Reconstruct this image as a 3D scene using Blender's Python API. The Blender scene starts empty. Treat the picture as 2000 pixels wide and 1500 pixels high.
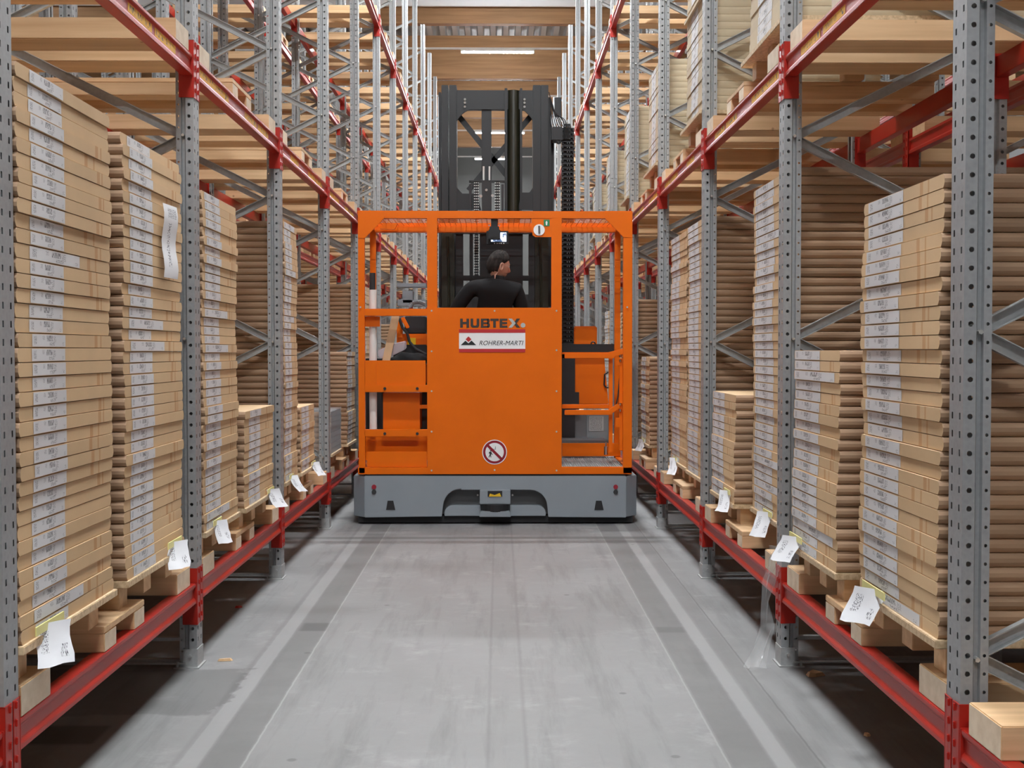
import bpy, bmesh, math, random
from mathutils import Vector, Matrix
random.seed(7)
C = bpy.context.scene.collection
SC = bpy.context.scene

# ------------------------------------------------------------------ camera, world, exposure
FPX, PITCH, YAW, HCAM = 2413.0, 0.02761, 0.01048, 1.405
cy, sy, cp, sp = math.cos(YAW), math.sin(YAW), math.cos(PITCH), math.sin(PITCH)
A_ = Matrix(((cy, -sy, 0), (sy, cy, 0), (0, 0, 1)))
B_ = Matrix(((1, 0, 0), (0, 0, -1), (0, 1, 0)))
X_ = Matrix(((1, 0, 0), (0, cp, -sp), (0, sp, cp)))
RW = X_ @ B_ @ A_                      # world -> (right, down, forward)
cam = bpy.data.cameras.new('camera')
cam.sensor_fit = 'HORIZONTAL'; cam.sensor_width = 36; cam.lens = FPX / 2000 * 36
cam.clip_start = 0.05; cam.clip_end = 200
co = bpy.data.objects.new('camera', cam); C.objects.link(co)
m = Matrix((RW[0], -RW[1], -RW[2])).transposed().to_4x4()
m.translation = (0, 0, HCAM); co.matrix_world = m
SC.camera = co
w = bpy.data.worlds.new('world'); SC.world = w; w.use_nodes = True
w.node_tree.nodes['Background'].inputs[0].default_value = (0.8, 0.85, 0.9, 1)
w.node_tree.nodes['Background'].inputs[1].default_value = 0.05
SC.view_settings.view_transform = 'Standard'; SC.view_settings.look = 'None'
SC.view_settings.gamma = 1; SC.view_settings.use_curve_mapping = False
SC.view_settings.exposure = 0.8
LAMP_STRENGTH = 330.0
SC.cycles.max_bounces = 8; SC.cycles.diffuse_bounces = 5; SC.cycles.glossy_bounces = 3
SC.cycles.sample_clamp_indirect = 6

def WP(px, py, Y):
    """world x, z of the photograph's pixel at depth Y"""
    d = RW.transposed() @ Vector(((px - 1000) / FPX, (py - 750) / FPX, 1))
    t = Y / d.y
    return d.x * t, HCAM + d.z * t

# ------------------------------------------------------------------ materials
MATS = {}
class NT:
    def __init__(s, name):
        s.m = bpy.data.materials.new(name); s.m.use_nodes = True; s.t = s.m.node_tree
        s.b = s.t.nodes['Principled BSDF']; MATS[name] = s.m
    def n(s, typ, **kw):
        x = s.t.nodes.new(typ)
        for k, v in kw.items():
            if k.startswith('i_'): x.inputs[k[2:].replace('_', ' ')].default_value = v
            else: setattr(x, k, v)
        return x
    def l(s, a, b): s.t.links.new(a, b)
    def math(s, op, a, b=None, c=None, clamp=False):
        x = s.t.nodes.new('ShaderNodeMath'); x.operation = op; x.use_clamp = clamp
        for i, v in enumerate((a, b, c)):
            if v is None: continue
            if isinstance(v, (int, float)): x.inputs[i].default_value = v
            else: s.l(v, x.inputs[i])
        return x.outputs[0]
    def band(s, v, a, b, e=0.003):
        up = s.math('MULTIPLY', s.math('SUBTRACT', v, a - e / 2), 1 / e, clamp=True)
        dn = s.math('MULTIPLY', s.math('SUBTRACT', b + e / 2, v), 1 / e, clamp=True)
        return s.math('MULTIPLY', up, dn)
    def mix(s, f, a, b, typ='MIX'):
        x = s.t.nodes.new('ShaderNodeMix'); x.data_type = 'RGBA'; x.blend_type = typ
        if isinstance(f, (int, float)): x.inputs[0].default_value = f
        else: s.l(f, x.inputs[0])
        for i, v in ((6, a), (7, b)):
            if isinstance(v, tuple): x.inputs[i].default_value = v + (1,) if len(v) == 3 else v
            else: s.l(v, x.inputs[i])
        return x.outputs[2]
    def coord(s, kind='Object'): return s.n('ShaderNodeTexCoord').outputs[kind]
    def mapping(s, v, scale): 
        x = s.n('ShaderNodeMapping'); x.inputs['Scale'].default_value = scale; s.l(v, x.inputs[0]); return x.outputs[0]
    def noise(s, v, scale, detail=3, rough=.5):
        x = s.n('ShaderNodeTexNoise'); x.inputs['Scale'].default_value = scale; x.inputs['Detail'].default_value = detail
        x.inputs['Roughness'].default_value = rough; s.l(v, x.inputs['Vector']); return x.outputs['Fac']
    def ramp(s, v, *st):
        x = s.n('ShaderNodeValToRGB'); s.l(v, x.inputs[0]); e = x.color_ramp.elements
        while len(e) < len(st): e.new(.5)
        for i, (p, c) in enumerate(st): e[i].position = p; e[i].color = c + (1,) if len(c) == 3 else c
        return x.outputs[0]
    def bump(s, v, st, d=.002):
        x = s.n('ShaderNodeBump'); x.inputs['Strength'].default_value = st; x.inputs['Distance'].default_value = d
        s.l(v, x.inputs['Height']); s.l(x.outputs[0], s.b.inputs['Normal'])
    def set(s, color=None, rough=.5, metal=0.0):
        if color is not None:
            if isinstance(color, tuple): s.b.inputs['Base Color'].default_value = color + (1,)
            else: s.l(color, s.b.inputs['Base Color'])
        if isinstance(rough, (int, float)): s.b.inputs['Roughness'].default_value = rough
        else: s.l(rough, s.b.inputs['Roughness'])
        s.b.inputs['Metallic'].default_value = metal
        return s.m

def plain(name, col, rough=.5, metal=0.0, var=.12, scale=6):
    s = NT(name); v = s.noise(s.coord(), scale, 4, .6)
    c = s.mix(v, tuple(x * (1 - var) for x in col), tuple(min(1, x * (1 + var)) for x in col))
    return s.set(c, rough, metal)

def wood(name, light, dark, grain, knots=True, lamella=0):
    s = NT(name); oi = s.n('ShaderNodeObjectInfo'); co_ = s.coord()
    ad = s.n('ShaderNodeVectorMath', operation='ADD'); s.l(co_, ad.inputs[0])
    cmb = s.n('ShaderNodeCombineXYZ'); 
    r = s.math('MULTIPLY', oi.outputs['Random'], 37.0)
    for i in range(3): s.l(r, cmb.inputs[i])
    s.l(cmb.outputs[0], ad.inputs[1]); v = ad.outputs[0]
    n1 = s.noise(s.mapping(v, grain), 1.0, 5, .55)
    c = s.ramp(n1, (.3, dark), (.62, light))
    n2 = s.noise(v, 1.3, 2); c = s.mix(s.math('MULTIPLY', n2, .35), c, (1.0, .74, .52), 'MULTIPLY')
    if knots:
        vo = s.n('ShaderNodeTexVoronoi'); vo.inputs['Scale'].default_value = 3.4; s.l(v, vo.inputs['Vector'])
        k = s.math('MULTIPLY', s.math('SUBTRACT', .04, vo.outputs['Distance']), 40, clamp=True)
        c = s.mix(s.math('MULTIPLY', k, .75), c, (.22, .09, .035))
    if lamella:
        z = s.n('ShaderNodeSeparateXYZ'); s.l(co_, z.inputs[0])
        f = s.math('FRACT', s.math('DIVIDE', z.outputs[2], lamella))
        c = s.mix(s.math('MULTIPLY', s.math('LESS_THAN', f, .06), .45), c, (.25, .11, .05))
    tone = s.math('MULTIPLY_ADD', oi.outputs['Random'], .3, .82)
    vm = s.n('ShaderNodeVectorMath', operation='SCALE'); s.l(c, vm.inputs[0]); s.l(tone, vm.inputs['Scale'])
    s.bump(n1, .12)
    return s.set(vm.outputs[0], .62)
wood('pine', (.76, .54, .32), (.62, .41, .225), (1.2, 28, 28))
wood('pine_end', (.80, .69, .54), (.68, .56, .41), (30, 22, 22), knots=False)
wood('pine_plate', (.70, .56, .37), (.46, .33, .19), (60, 60, 60), knots=False)
wood('glulam', (.40, .235, .115), (.28, .155, .07), (.8, 10, 14), lamella=.04)
wood('board_wood', (.62, .42, .24), (.5, .32, .17), (12, 12, 1.5), knots=False)

def galv(name, base):
    s = NT(name); v = s.coord(); vo = s.n('ShaderNodeTexVoronoi'); vo.inputs['Scale'].default_value = 70; s.l(v, vo.inputs['Vector'])
    n = s.noise(s.mapping(v, (9, 9, 1.4)), 1, 4)
    f = s.math('ADD', s.math('MULTIPLY', vo.outputs['Distance'], .35), s.math('MULTIPLY', n, .65))
    c = s.mix(f, tuple(x * .78 for x in base), tuple(min(1, x * 1.2) for x in base))
    return s.set(c, .5, .2)
galv('galvanised', (.33, .34, .345)); galv('galvanised_bright', (.42, .43, .43))

def paint(name, col, rough=.35, spots=.0):
    s = NT(name); v = s.coord(); n = s.noise(v, 3, 4, .6)
    c = s.mix(n, tuple(x * .88 for x in col), tuple(min(1, x * 1.08) for x in col))
    n2 = s.noise(v, 45, 3, .7); s.bump(n2, .04)
    return s.set(c, rough)
paint('rack_red', (.42, .018, .010), .36)
paint('truck_orange', (.80, .150, .0), .42); MATS['truck_orange'].node_tree.nodes['Principled BSDF'].inputs['Specular IOR Level'].default_value = .3
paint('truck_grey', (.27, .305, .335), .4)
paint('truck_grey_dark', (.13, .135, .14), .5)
paint('mast_black', (.012, .0125, .014), .45)
paint('mast_olive', (.020, .0195, .011), .35)
plain('black_plastic', (.014, .014, .016), .5)
plain('black_rubber', (.02, .02, .022), .75)
plain('chrome', (.75, .75, .76), .18, 1)
plain('bolt_steel', (.72, .71, .68), .3, .8)
plain('white_tube', (.72, .72, .70), .3)
plain('paper', (.86, .87, .90), .7, var=.05, scale=30)
plain('yellow_tape', (.82, .76, .30), .45)
plain('lamp_housing', (.75, .75, .73), .5)
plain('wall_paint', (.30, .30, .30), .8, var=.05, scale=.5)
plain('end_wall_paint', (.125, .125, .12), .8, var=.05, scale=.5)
plain('white_board', (.78, .78, .79), .7, var=.04)
plain('sign_white', (.84, .85, .86), .35, var=.02)
plain('sign_red', (.50, .03, .035), .35, var=.05)
plain('sign_dark_red', (.27, .008, .022), .35, var=.05)
plain('sign_black', (.016, .02, .022), .4)
plain('letter_dark', (.045, .035, .03), .4)
plain('letter_grey', (.46, .48, .46), .4, var=.05)
plain('sign_green', (.02, .22, .09), .4)
plain('wrap_grey', (.28, .30, .32), .25)
plain('steel_deck', (.40, .40, .40), .6, .0, scale=2)
plain('grey_cabinet', (.20, .225, .235), .45)
plain('skin', (.72, .43, .32), .5, var=.08, scale=25)
plain('black_cloth', (.006, .006, .007), .95, var=.3, scale=20)
plain('trousers_cloth', (.03, .034, .045), .85)
plain('amber', (.75, .48, .02), .25)
s = NT('hair'); v = s.coord(); n = s.noise(s.mapping(v, (60, 60, 14)), 1, 4)
s.set(s.ramp(n, (.35, (.010, .008, .007)), (.8, (.05, .04, .034))), .85); s.bump(n, .8, .004)
s = NT('clear_film'); s.set((.9, .92, .93), .12); s.b.inputs['Transmission Weight'].default_value = .0; s.b.inputs['Alpha'].default_value = .22
s = NT('clear_bag'); s.set((.75, .72, .78), .12); s.b.inputs['Alpha'].default_value = .55
s = NT('lamp_light'); s.b.inputs['Base Color'].default_value = (1, 1, 1, 1)
s.b.inputs['Emission Color'].default_value = (.93, .97, 1, 1); s.b.inputs['Emission Strength'].default_value = LAMP_STRENGTH
s = NT('screen'); v = s.coord(); n = s.noise(v, 25, 2)
s.l(s.ramp(n, (.42, (.06, .09, .16)), (.5, (.65, .75, 1.0))), s.b.inputs['Emission Color']); s.b.inputs['Emission Strength'].default_value = 1.3
s.set((.02, .02, .03), .2)

# cartons
def carton(name, col, tape, var):
    s = NT(name); oi = s.n('ShaderNodeObjectInfo'); at = s.n('ShaderNodeAttribute', attribute_name='rnd')
    rn = s.math('FRACT', s.math('ADD', oi.outputs['Random'], at.outputs['Fac']))
    v = s.coord(); xyz = s.n('ShaderNodeSeparateXYZ'); uv = s.n('ShaderNodeUVMap'); s.l(uv.outputs[0], xyz.inputs[0])
    n = s.noise(v, 7, 4, .6)
    c = s.mix(n, tuple(x * .90 for x in col), tuple(min(1, x * 1.08) for x in col))
    if tape:
        p = s.math('MULTIPLY_ADD', rn, .16, .70)
        d = s.math('ABSOLUTE', s.math('SUBTRACT', xyz.outputs[0], p))
        t = s.math('LESS_THAN', d, .018)
        p2 = s.math('MULTIPLY_ADD', rn, .10, .80); t2 = s.math('LESS_THAN', s.math('ABSOLUTE', s.math('SUBTRACT', xyz.outputs[0], p2)), .008)
        g = s.math('GREATER_THAN', s.math('FRACT', s.math('MULTIPLY', rn, 17.3)), .35)
        c = s.mix(s.math('MULTIPLY', s.math('MULTIPLY', s.math('MAXIMUM', t, t2), g), .55), c, (.48, .20, .06))
    tone = s.math('MULTIPLY_ADD', s.math('FRACT', s.math('MULTIPLY', rn, 7.7)), var, 1 - var / 2)
    vm = s.n('ShaderNodeVectorMath', operation='SCALE'); s.l(c, vm.inputs[0]); s.l(tone, vm.inputs['Scale'])
    s.bump(s.noise(s.mapping(v, (3, 90, 8)), 1, 2), .1, .001)
    return s.set(vm.outputs[0], .72)
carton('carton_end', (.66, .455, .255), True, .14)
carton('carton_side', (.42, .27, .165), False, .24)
carton('carton_pale', (.60, .50, .34), False, .12)
# printed stickers: UV 0..1
def sticker(name, base, ink, bars, rnd=True):
    s = NT(name); oi = s.n('ShaderNodeObjectInfo'); uv = s.n('ShaderNodeUVMap'); xyz = s.n('ShaderNodeSeparateXYZ'); s.l(uv.outputs[0], xyz.inputs[0])
    at = s.n('ShaderNodeAttribute', attribute_name='rnd')
    ad = s.n('ShaderNodeVectorMath', operation='ADD'); s.l(uv.outputs[0], ad.inputs[0]); cb = s.n('ShaderNodeCombineXYZ')
    s.l(s.math('ADD', s.math('MULTIPLY', oi.outputs['Random'], 31), s.math('MULTIPLY', at.outputs['Fac'], 31)), cb.inputs[1]); s.l(cb.outputs[0], ad.inputs[1])
    u, vv = xyz.outputs[0], xyz.outputs[1]
    tot = None
    for (u0, u1, v0, v1, sx, sy_, th) in bars:
        b = s.math('MULTIPLY', s.band(u, u0, u1), s.band(vv, v0, v1))
        n = s.noise(s.mapping(ad.outputs[0], (sx, sy_, 1)), 1, 1)
        b = s.math('MULTIPLY', b, s.math('MULTIPLY', s.math('SUBTRACT', n, th), 12, clamp=True))
        tot = b if tot is None else s.math('MAXIMUM', tot, b)
    c = s.mix(tot, base, ink)
    return s.set(c, .55)
sticker('sticker_print', (.68, .68, .69), (.13, .13, .14),
        [(.05, .13, .2, .85, 90, 14, .5), (.30, .36, .55, .9, 110, 20, .52), (.42, .60, .45, .92, 160, 3, .45), (.62, .70, .3, .9, 90, 16, .52), (.50, .66, .08, .35, 90, 12, .5), (.9, .96, .1, .4, 90, 14, .55)])
sticker('location_print', (.80, .40, .0), (.03, .02, .01), [(.06, .62, .2, .8, 34, 1.2, .53), (.72, .93, .15, .85, 22, 1.0, .5)])
sticker('tag_print', (.78, .79, .82), (.06, .06, .08), [(.62, .85, .3, .8, 40, 26, .52), (.12, .3, .15, .45, 60, 9, .52)])
sticker('strip_print', (.80, .81, .83), (.12, .12, .14), [(.3, .9, .82, .95, 30, 90, .5), (.35, .55, .15, .75, 10, 70, .52)])
sticker('plate_print', (.36, .38, .38), (.12, .13, .13), [(.05, .9, .05, .95, 20, 40, .5)])

# floor
s = NT('concrete'); v = s.coord(); xyz = s.n('ShaderNodeSeparateXYZ'); s.l(v, xyz.inputs[0]); fx, fy = xyz.outputs[0], xyz.outputs[1]
n1 = s.noise(v, 1.1, 7, .65); n2 = s.noise(v, 9, 6, .7); n3 = s.noise(s.mapping(v, (5, .5, 1)), 1.6, 5, .65); n4 = s.noise(v, 3.2, 6, .62)
c = s.mix(n1, (.125, .125, .125), (.31, .31, .31)); c = s.mix(s.math('MULTIPLY', n2, .5), c, (.30, .30, .30))
c = s.mix(s.math('MULTIPLY', s.math('SUBTRACT', n3, .5), 3.2, clamp=True), c, (.13, .13, .13))
chalk = s.math('MULTIPLY', s.math('MULTIPLY', s.math('SUBTRACT', n4, .53), 5, clamp=True), s.math('MULTIPLY', s.math('SUBTRACT', n2, .42), 3, clamp=True)); c = s.mix(s.math('MULTIPLY', chalk, .75), c, (.42, .42, .42))
wx = s.math('ADD', fx, s.math('MULTIPLY', s.math('SUBTRACT', n2, .5), .012))
def fband(a, b, col, f, e=.008):
    global c
    c = s.mix(s.math('MULTIPLY', s.band(wx, a, b, e), f), c, col)
rub = s.math('MULTIPLY_ADD', n4, .7, .35, clamp=True)
fband(-1.015, -.872, (.135, .135, .135), rub, .015); fband(.785, .933, (.135, .135, .135), rub, .015)
fband(-1.09, -1.02, (.29, .29, .29), .8); fband(.937, 1.0, (.29, .29, .29), .8)
fband(1.005, 1.09, (.155, .155, .155), .6, .02); fband(-1.115, -1.095, (.15, .15, .15), .4, .015)
fband(-.871, -.864, (.36, .36, .36), .7, .003); fband(.775, .782, (.34, .34, .34), .6, .003); fband(1.092, 1.10, (.11, .11, .11), .7, .004)
fband(-.045, -.033, (.15, .15, .15), .55, .01); fband(.088, .102, (.15, .15, .15), .55, .012); fband(-.033, .088, (.18, .18, .18), .15, .02)
j = s.band(fy, 9.15, 9.26, .02); c = s.mix(s.math('MULTIPLY', j, .6), c, (.07, .07, .07))
j = s.band(fy, 7.93, 7.945, .006); c = s.mix(s.math('MULTIPLY', j, .25), c, (.2, .2, .2))
for (x0, x1, y0, y1, f) in ((-1.0, -.87, 6.15, 6.33, .7), (.79, .93, 6.1, 6.22, .45), (-1.72, -1.45, 4.38, 4.6, .75)):
    pm = s.math('MULTIPLY', s.band(fx, x0, x1, .02), s.band(fy, y0, y1, .03)); c = s.mix(s.math('MULTIPLY', pm, f), c, (.07, .07, .07))
# old spill beside the second upright on the left: ragged outline
sx_ = s.math('ADD', fx, s.math('MULTIPLY', s.math('SUBTRACT', n4, .5), .5)); st = s.math('MULTIPLY', s.band(sx_, -2.4, -1.12, .02), s.band(s.math('ADD', fy, s.math('MULTIPLY', n4, .2)), 4.83, 5.52, .02))
c = s.mix(s.math('MULTIPLY', st, .5), c, (.08, .08, .08))
vo = s.n('ShaderNodeTexVoronoi'); vo.inputs['Scale'].default_value = 2.2; s.l(v, vo.inputs['Vector'])
sp_ = s.math('MULTIPLY', s.math('SUBTRACT', .045, vo.outputs['Distance']), 60, clamp=True); c = s.mix(s.math('MULTIPLY', sp_, .6), c, (.09, .09, .09))
s.bump(n2, .15, .003); s.set(c, s.math('MULTIPLY_ADD', n1, .25, .42))

# ------------------------------------------------------------------ mesh helpers
class MB:
    def __init__(s): s.v = []; s.f = []; s.mi = []; s.uv = []; s.at = []
    def face(s, pts, mi=0, uv=None, rnd=0.0):
        b = len(s.v); s.v += [tuple(p) for p in pts]; s.f.append(list(range(b, b + len(pts)))); s.mi.append(mi); s.at.append(rnd)
        s.uv.append(uv or [(0, 0)] * len(pts)); return s
    def box(s, x0, y0, z0, x1, y1, z1, mi=0, ends=None):
        if x0 > x1: x0, x1 = x1, x0
        if y0 > y1: y0, y1 = y1, y0
        if z0 > z1: z0, z1 = z1, z0
        b = len(s.v); s.v += [(x0, y0, z0), (x1, y0, z0), (x1, y1, z0), (x0, y1, z0), (x0, y0, z1), (x1, y0, z1), (x1, y1, z1), (x0, y1, z1)]
        for q in ((0, 3, 2, 1), (4, 5, 6, 7), (0, 1, 5, 4), (1, 2, 6, 5), (2, 3, 7, 6), (3, 0, 4, 7)):
            s.f.append([b + i for i in q]); s.mi.append(ends if ends is not None and q in ((1, 2, 6, 5), (3, 0, 4, 7)) else mi); s.uv.append([(0, 0)] * 4); s.at.append(0)
        return s
    def prism(s, prof, a, b, axis='y', mi=0):
        """closed profile (list of 2-D points) extruded along axis between a and b"""
        def P(p, t): return {'y': (p[0], t, p[1]), 'x': (t, p[0], p[1]), 'z': (p[0], p[1], t)}[axis]
        n = len(prof)
        for i in range(n):
            p, q = prof[i], prof[(i + 1) % n]; s.face([P(p, a), P(q, a), P(q, b), P(p, b)], mi)
        s.face([P(p, a) for p in reversed(prof)], mi); s.face([P(p, b) for p in prof], mi); return s
    def tube(s, p0, p1, r, n=10, mi=0, r1=None, caps=True):
        p0, p1 = Vector(p0), Vector(p1); d = (p1 - p0).normalized(); u = d.orthogonal().normalized(); w_ = d.cross(u); r1 = r if r1 is None else r1
        ring = [(math.cos(2 * math.pi * i / n), math.sin(2 * math.pi * i / n)) for i in range(n)]
        b = len(s.v)
        s.v += [tuple(p0 + (u * c_ + w_ * s_) * r) for c_, s_ in ring] + [tuple(p1 + (u * c_ + w_ * s_) * r1) for c_, s_ in ring]
        for i in range(n):
            k = (i + 1) % n; s.f.append([b + i, b + k, b + n + k, b + n + i]); s.mi.append(mi); s.uv.append([(0, 0)] * 4); s.at.append(0)
        if caps:
            s.f.append([b + i for i in reversed(range(n))]); s.f.append([b + n + i for i in range(n)]); s.mi += [mi, mi]; s.uv += [[(0, 0)] * n] * 2; s.at += [0, 0]
        return s
    def path(s, pts, r, n=8, mi=0):
        for a, b in zip(pts[:-1], pts[1:]): s.tube(a, b, r, n, mi)
        return s
    def obox(s, p0, p1, wdt, hgt, up=(0, 0, 1), mi=0):
        """bar from p0 to p1"""
        p0, p1 = Vector(p0), Vector(p1); d = (p1 - p0).normalized(); u = d.cross(Vector(up)).normalized() * wdt / 2; q = u.cross(d).normalized() * hgt / 2
        b = len(s.v)
        for p in (p0, p1):
            for a, c_ in ((-1, -1), (1, -1), (1, 1), (-1, 1)): s.v.append(tuple(p + u * a + q * c_))
        for f in ((3, 2, 1, 0), (4, 5, 6, 7), (0, 1, 5, 4), (1, 2, 6, 5), (2, 3, 7, 6), (3, 0, 4, 7)):
            s.f.append([b + i for i in f]); s.mi.append(mi); s.uv.append([(0, 0)] * 4); s.at.append(0)
        return s
    def mesh(s, name, mats, smooth=False, bevel=0, merge=True):
        me = bpy.data.meshes.new(name); me.from_pydata(s.v, [], s.f)
        for mm in (mats if isinstance(mats, (list, tuple)) else [mats]): me.materials.append(MATS[mm])
        me.polygons.foreach_set('material_index', s.mi)
        if any(any(x != (0, 0) for x in u) for u in s.uv):
            ul = me.uv_layers.new(name='UVMap'); fl = [c_ for u in s.uv for p in u for c_ in p]; ul.data.foreach_set('uv', fl)
        if any(s.at):
            a = me.attributes.new('rnd', 'FLOAT', 'FACE'); a.data.foreach_set('value', s.at)
        if bevel or merge:
            bm = bmesh.new(); bm.from_mesh(me)
            if merge: bmesh.ops.remove_doubles(bm, verts=bm.verts, dist=1e-5)
            if bevel:
                bmesh.ops.recalc_face_normals(bm, faces=bm.faces)
                bmesh.ops.bevel(bm, geom=[e for e in bm.edges if len(e.link_faces) == 2 and e.calc_face_angle(0) > .5], offset=bevel, segments=2, affect='EDGES', clamp_overlap=True)
            bm.to_mesh(me); bm.free()
        if smooth: me.polygons.foreach_set('use_smooth', [True] * len(me.polygons))
        me.update(); return me

def link(name, me, parent=None, loc=None, rot=None):
    o = bpy.data.objects.new(name, me); C.objects.link(o)
    if parent: o.parent = parent
    if loc: o.location = loc
    if rot: o.rotation_euler = rot
    return o
def build(mb, name, mats, parent=None, loc=None, rot=None, **kw): return link(name, mb.mesh(name, mats, **kw), parent, loc, rot)
def tag(o, label=None, cat=None, group=None, kind=None):
    for k, v_ in (('label', label), ('category', cat), ('group', group), ('kind', kind)):
        if v_: o[k] = v_
    return o
def empty(name, loc=(0, 0, 0), parent=None):
    o = bpy.data.objects.new(name, None); C.objects.link(o); o.location = loc; o.empty_display_size = .1
    if parent: o.parent = parent
    return o
ORD = ['', 'first', 'second', 'third', 'fourth', 'fifth', 'sixth', 'seventh', 'eighth', 'ninth', 'tenth', 'eleventh', 'twelfth', 'thirteenth', 'fourteenth', 'fifteenth',
       'sixteenth', 'seventeenth', 'eighteenth', 'nineteenth', 'twentieth']
def ordn(i):
    if i <= 20: return ORD[i]
    if i == 30: return 'thirtieth'
    if i == 40: return 'fortieth'
    return {2: 'twenty', 3: 'thirty', 4: 'forty'}[i // 10] + '-' + ORD[i % 10]

# ------------------------------------------------------------------ hall
HX, Y0H, Y1H, ZC = 14.0, -8.0, 45.5, 8.95
tag(build(MB().box(-HX, Y0H, -.2, HX, Y1H, 0), 'floor', 'concrete'), kind='structure')
for nm, a in (('wall_left', (-HX - .2, Y0H, 0, -HX, Y1H, ZC)), ('wall_right', (HX, Y0H, 0, HX + .2, Y1H, ZC)), ('wall_far', (-HX, Y1H, 0, HX, Y1H + .2, ZC)), ('wall_near', (-HX, Y0H - .2, 0, HX, Y0H, ZC))):
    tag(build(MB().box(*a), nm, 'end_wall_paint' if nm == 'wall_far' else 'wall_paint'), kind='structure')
mb = MB(); x = -HX; prof = []
while x < HX:
    prof += [(x, ZC), (x + .12, ZC), (x + .15, ZC + .14), (x + .27, ZC + .14)]; x += .30
for i in range(len(prof) - 1): mb.face([(prof[i][0], Y0H, prof[i][1]), (prof[i + 1][0], Y0H, prof[i + 1][1]), (prof[i + 1][0], Y1H, prof[i + 1][1]), (prof[i][0], Y1H, prof[i][1])])
mb.box(-HX, Y0H, ZC + .15, HX, Y1H, ZC + .3)
ceil = tag(build(mb, 'ceiling', 'steel_deck'), kind='structure')
k = 0
for Y in range(-5, 43, 5):
    o = build(MB().box(-HX, -.1, 0, HX, .1, ZC - 7.93), 'ceiling_beam', 'glulam', ceil, loc=(0, Y, 7.93), bevel=.004)
o = build(MB().box(-HX, 24.62, 8.2, HX, 24.68, ZC), 'smoke_apron', 'white_board', ceil)
# lamp rails with luminaires
rail_me = MB().box(-HX, -.02, 0, HX, .02, .04).mesh('lamp_rail', 'lamp_housing')
house = MB().box(-.80, -.06, .0, .80, .06, .05).box(-.80, -.06, -.02, -.78, .06, .0).box(.78, -.06, -.02, .80, .06, .0).mesh('housing', 'lamp_housing')
diff = MB().box(-.775, -.055, -.020, .775, .055, -.003).mesh('diffuser', 'lamp_light')
plain('diffuser_off', (.6, .6, .6), .4)
diff_off = MB().box(-.775, -.055, -.020, .775, .055, -.003).mesh('diffuser', 'diffuser_off')
AISLE = {-10.1: 'far left', -4.9: 'left', -.03: 'truck', 4.85: 'right', 10.0: 'far right'}
for i, Y in enumerate(range(-3, 43, 5)):
    r = link('lamp_rail', rail_me, ceil, (0, Y, 7.92))
    for X, nm in AISLE.items():
        t = empty('ceiling_lamp', (X, Y, 7.87)); link('housing', house, t); link('diffuser', diff_off if 3 < abs(X) < 6 or (abs(X) > 6 and Y % 10 != 2) else diff, t)
        dist = ORD[i + 1]
        tag(t, (('unlit' if 3 < abs(X) < 6 or (abs(X) > 6 and Y % 10 != 2) else 'lit') + ' strip lamp on the %s rail above the %s' % (dist, 'truck aisle' if nm == 'truck' else nm + ' neighbouring aisle')), 'lamp', 'strip lamps under the ceiling')

# ------------------------------------------------------------------ pallet racks
XL, XR, L, Z1, PW, DEP = -1.334, 1.252, 2.117, 3.318, .10, .98
LEV = [.378, 2.690, 5.085]; PH = 7.25; NF = 18
def PY(n): return Z1 + (n - 1) * L
def post_mesh(sx):
    """omega section, open at the back; u = depth away from the aisle, real holes at 50 mm pitch"""
    mb = MB()
    def q(a, b, c_, d): mb.face([(sx * p[0], p[1], p[2]) for p in (a, b, c_, d)])
    n = int(PH / .05)
    for (v0, v1) in ((0, .036), (.064, .1)): q((.076, v0, 0), (.076, v1, 0), (.076, v1, PH), (.076, v0, PH))
    solid = [(.034, .0, .041, .014), (.041, .014, .052, .014), (.052, .014, .054, .0), (.034, .1, .041, .086), (.041, .086, .052, .086), (.052, .086, .054, .1)]
    for (u0, v0, u1, v1) in solid: q((u0, v0, 0), (u1, v1, 0), (u1, v1, PH), (u0, v0, PH))
    ys = [0, .018, .028, .072, .082, .1]
    for i in range(n):
        z = i * .05; zz = [z, z + .016, z + .034, z + .05]
        for a in range(5):
            if a in (1, 3): q((0, ys[a], zz[0]), (0, ys[a + 1], zz[0]), (0, ys[a + 1], zz[1]), (0, ys[a], zz[1])); q((0, ys[a], zz[2]), (0, ys[a + 1], zz[2]), (0, ys[a + 1], zz[3]), (0, ys[a], zz[3]))
        for v0 in (0, .1):
            for (ua, ub, rad, m_) in ((0, .034, .0075, 8), (.054, .076, .0048, 8)):
                uc, zc = (ua + ub) / 2 + (.002 if ua == 0 else 0), z + .025
                ring = [(uc + rad * math.cos(2 * math.pi * (k + .5) / m_), zc + rad * math.sin(2 * math.pi * (k + .5) / m_)) for k in range(m_)]
                outer = []
                for k in range(m_):
                    a_ = 2 * math.pi * (k + .5) / m_; c_, s_ = math.cos(a_), math.sin(a_)
                    outer.append((ub if c_ > .5 else ua if c_ < -.5 else (ub if c_ > 0 else ua), (z + .05 if s_ > 0 else z) if abs(s_) > .5 else zc + (.008 if s_ > 0 else -.008)))
                for k in range(m_):
                    k2 = (k + 1) % m_; q((ring[k][0], v0, ring[k][1]), (outer[k][0], v0, outer[k][1]), (outer[k2][0], v0, outer[k2][1]), (ring[k2][0], v0, ring[k2][1]))
    for a in (0, 2, 4): q((0, ys[a], 0), (0, ys[a + 1], 0), (0, ys[a + 1], PH), (0, ys[a], PH))
    return mb.mesh('post', 'galvanised')
POST = {1: post_mesh(1), -1: post_mesh(-1)}
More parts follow.
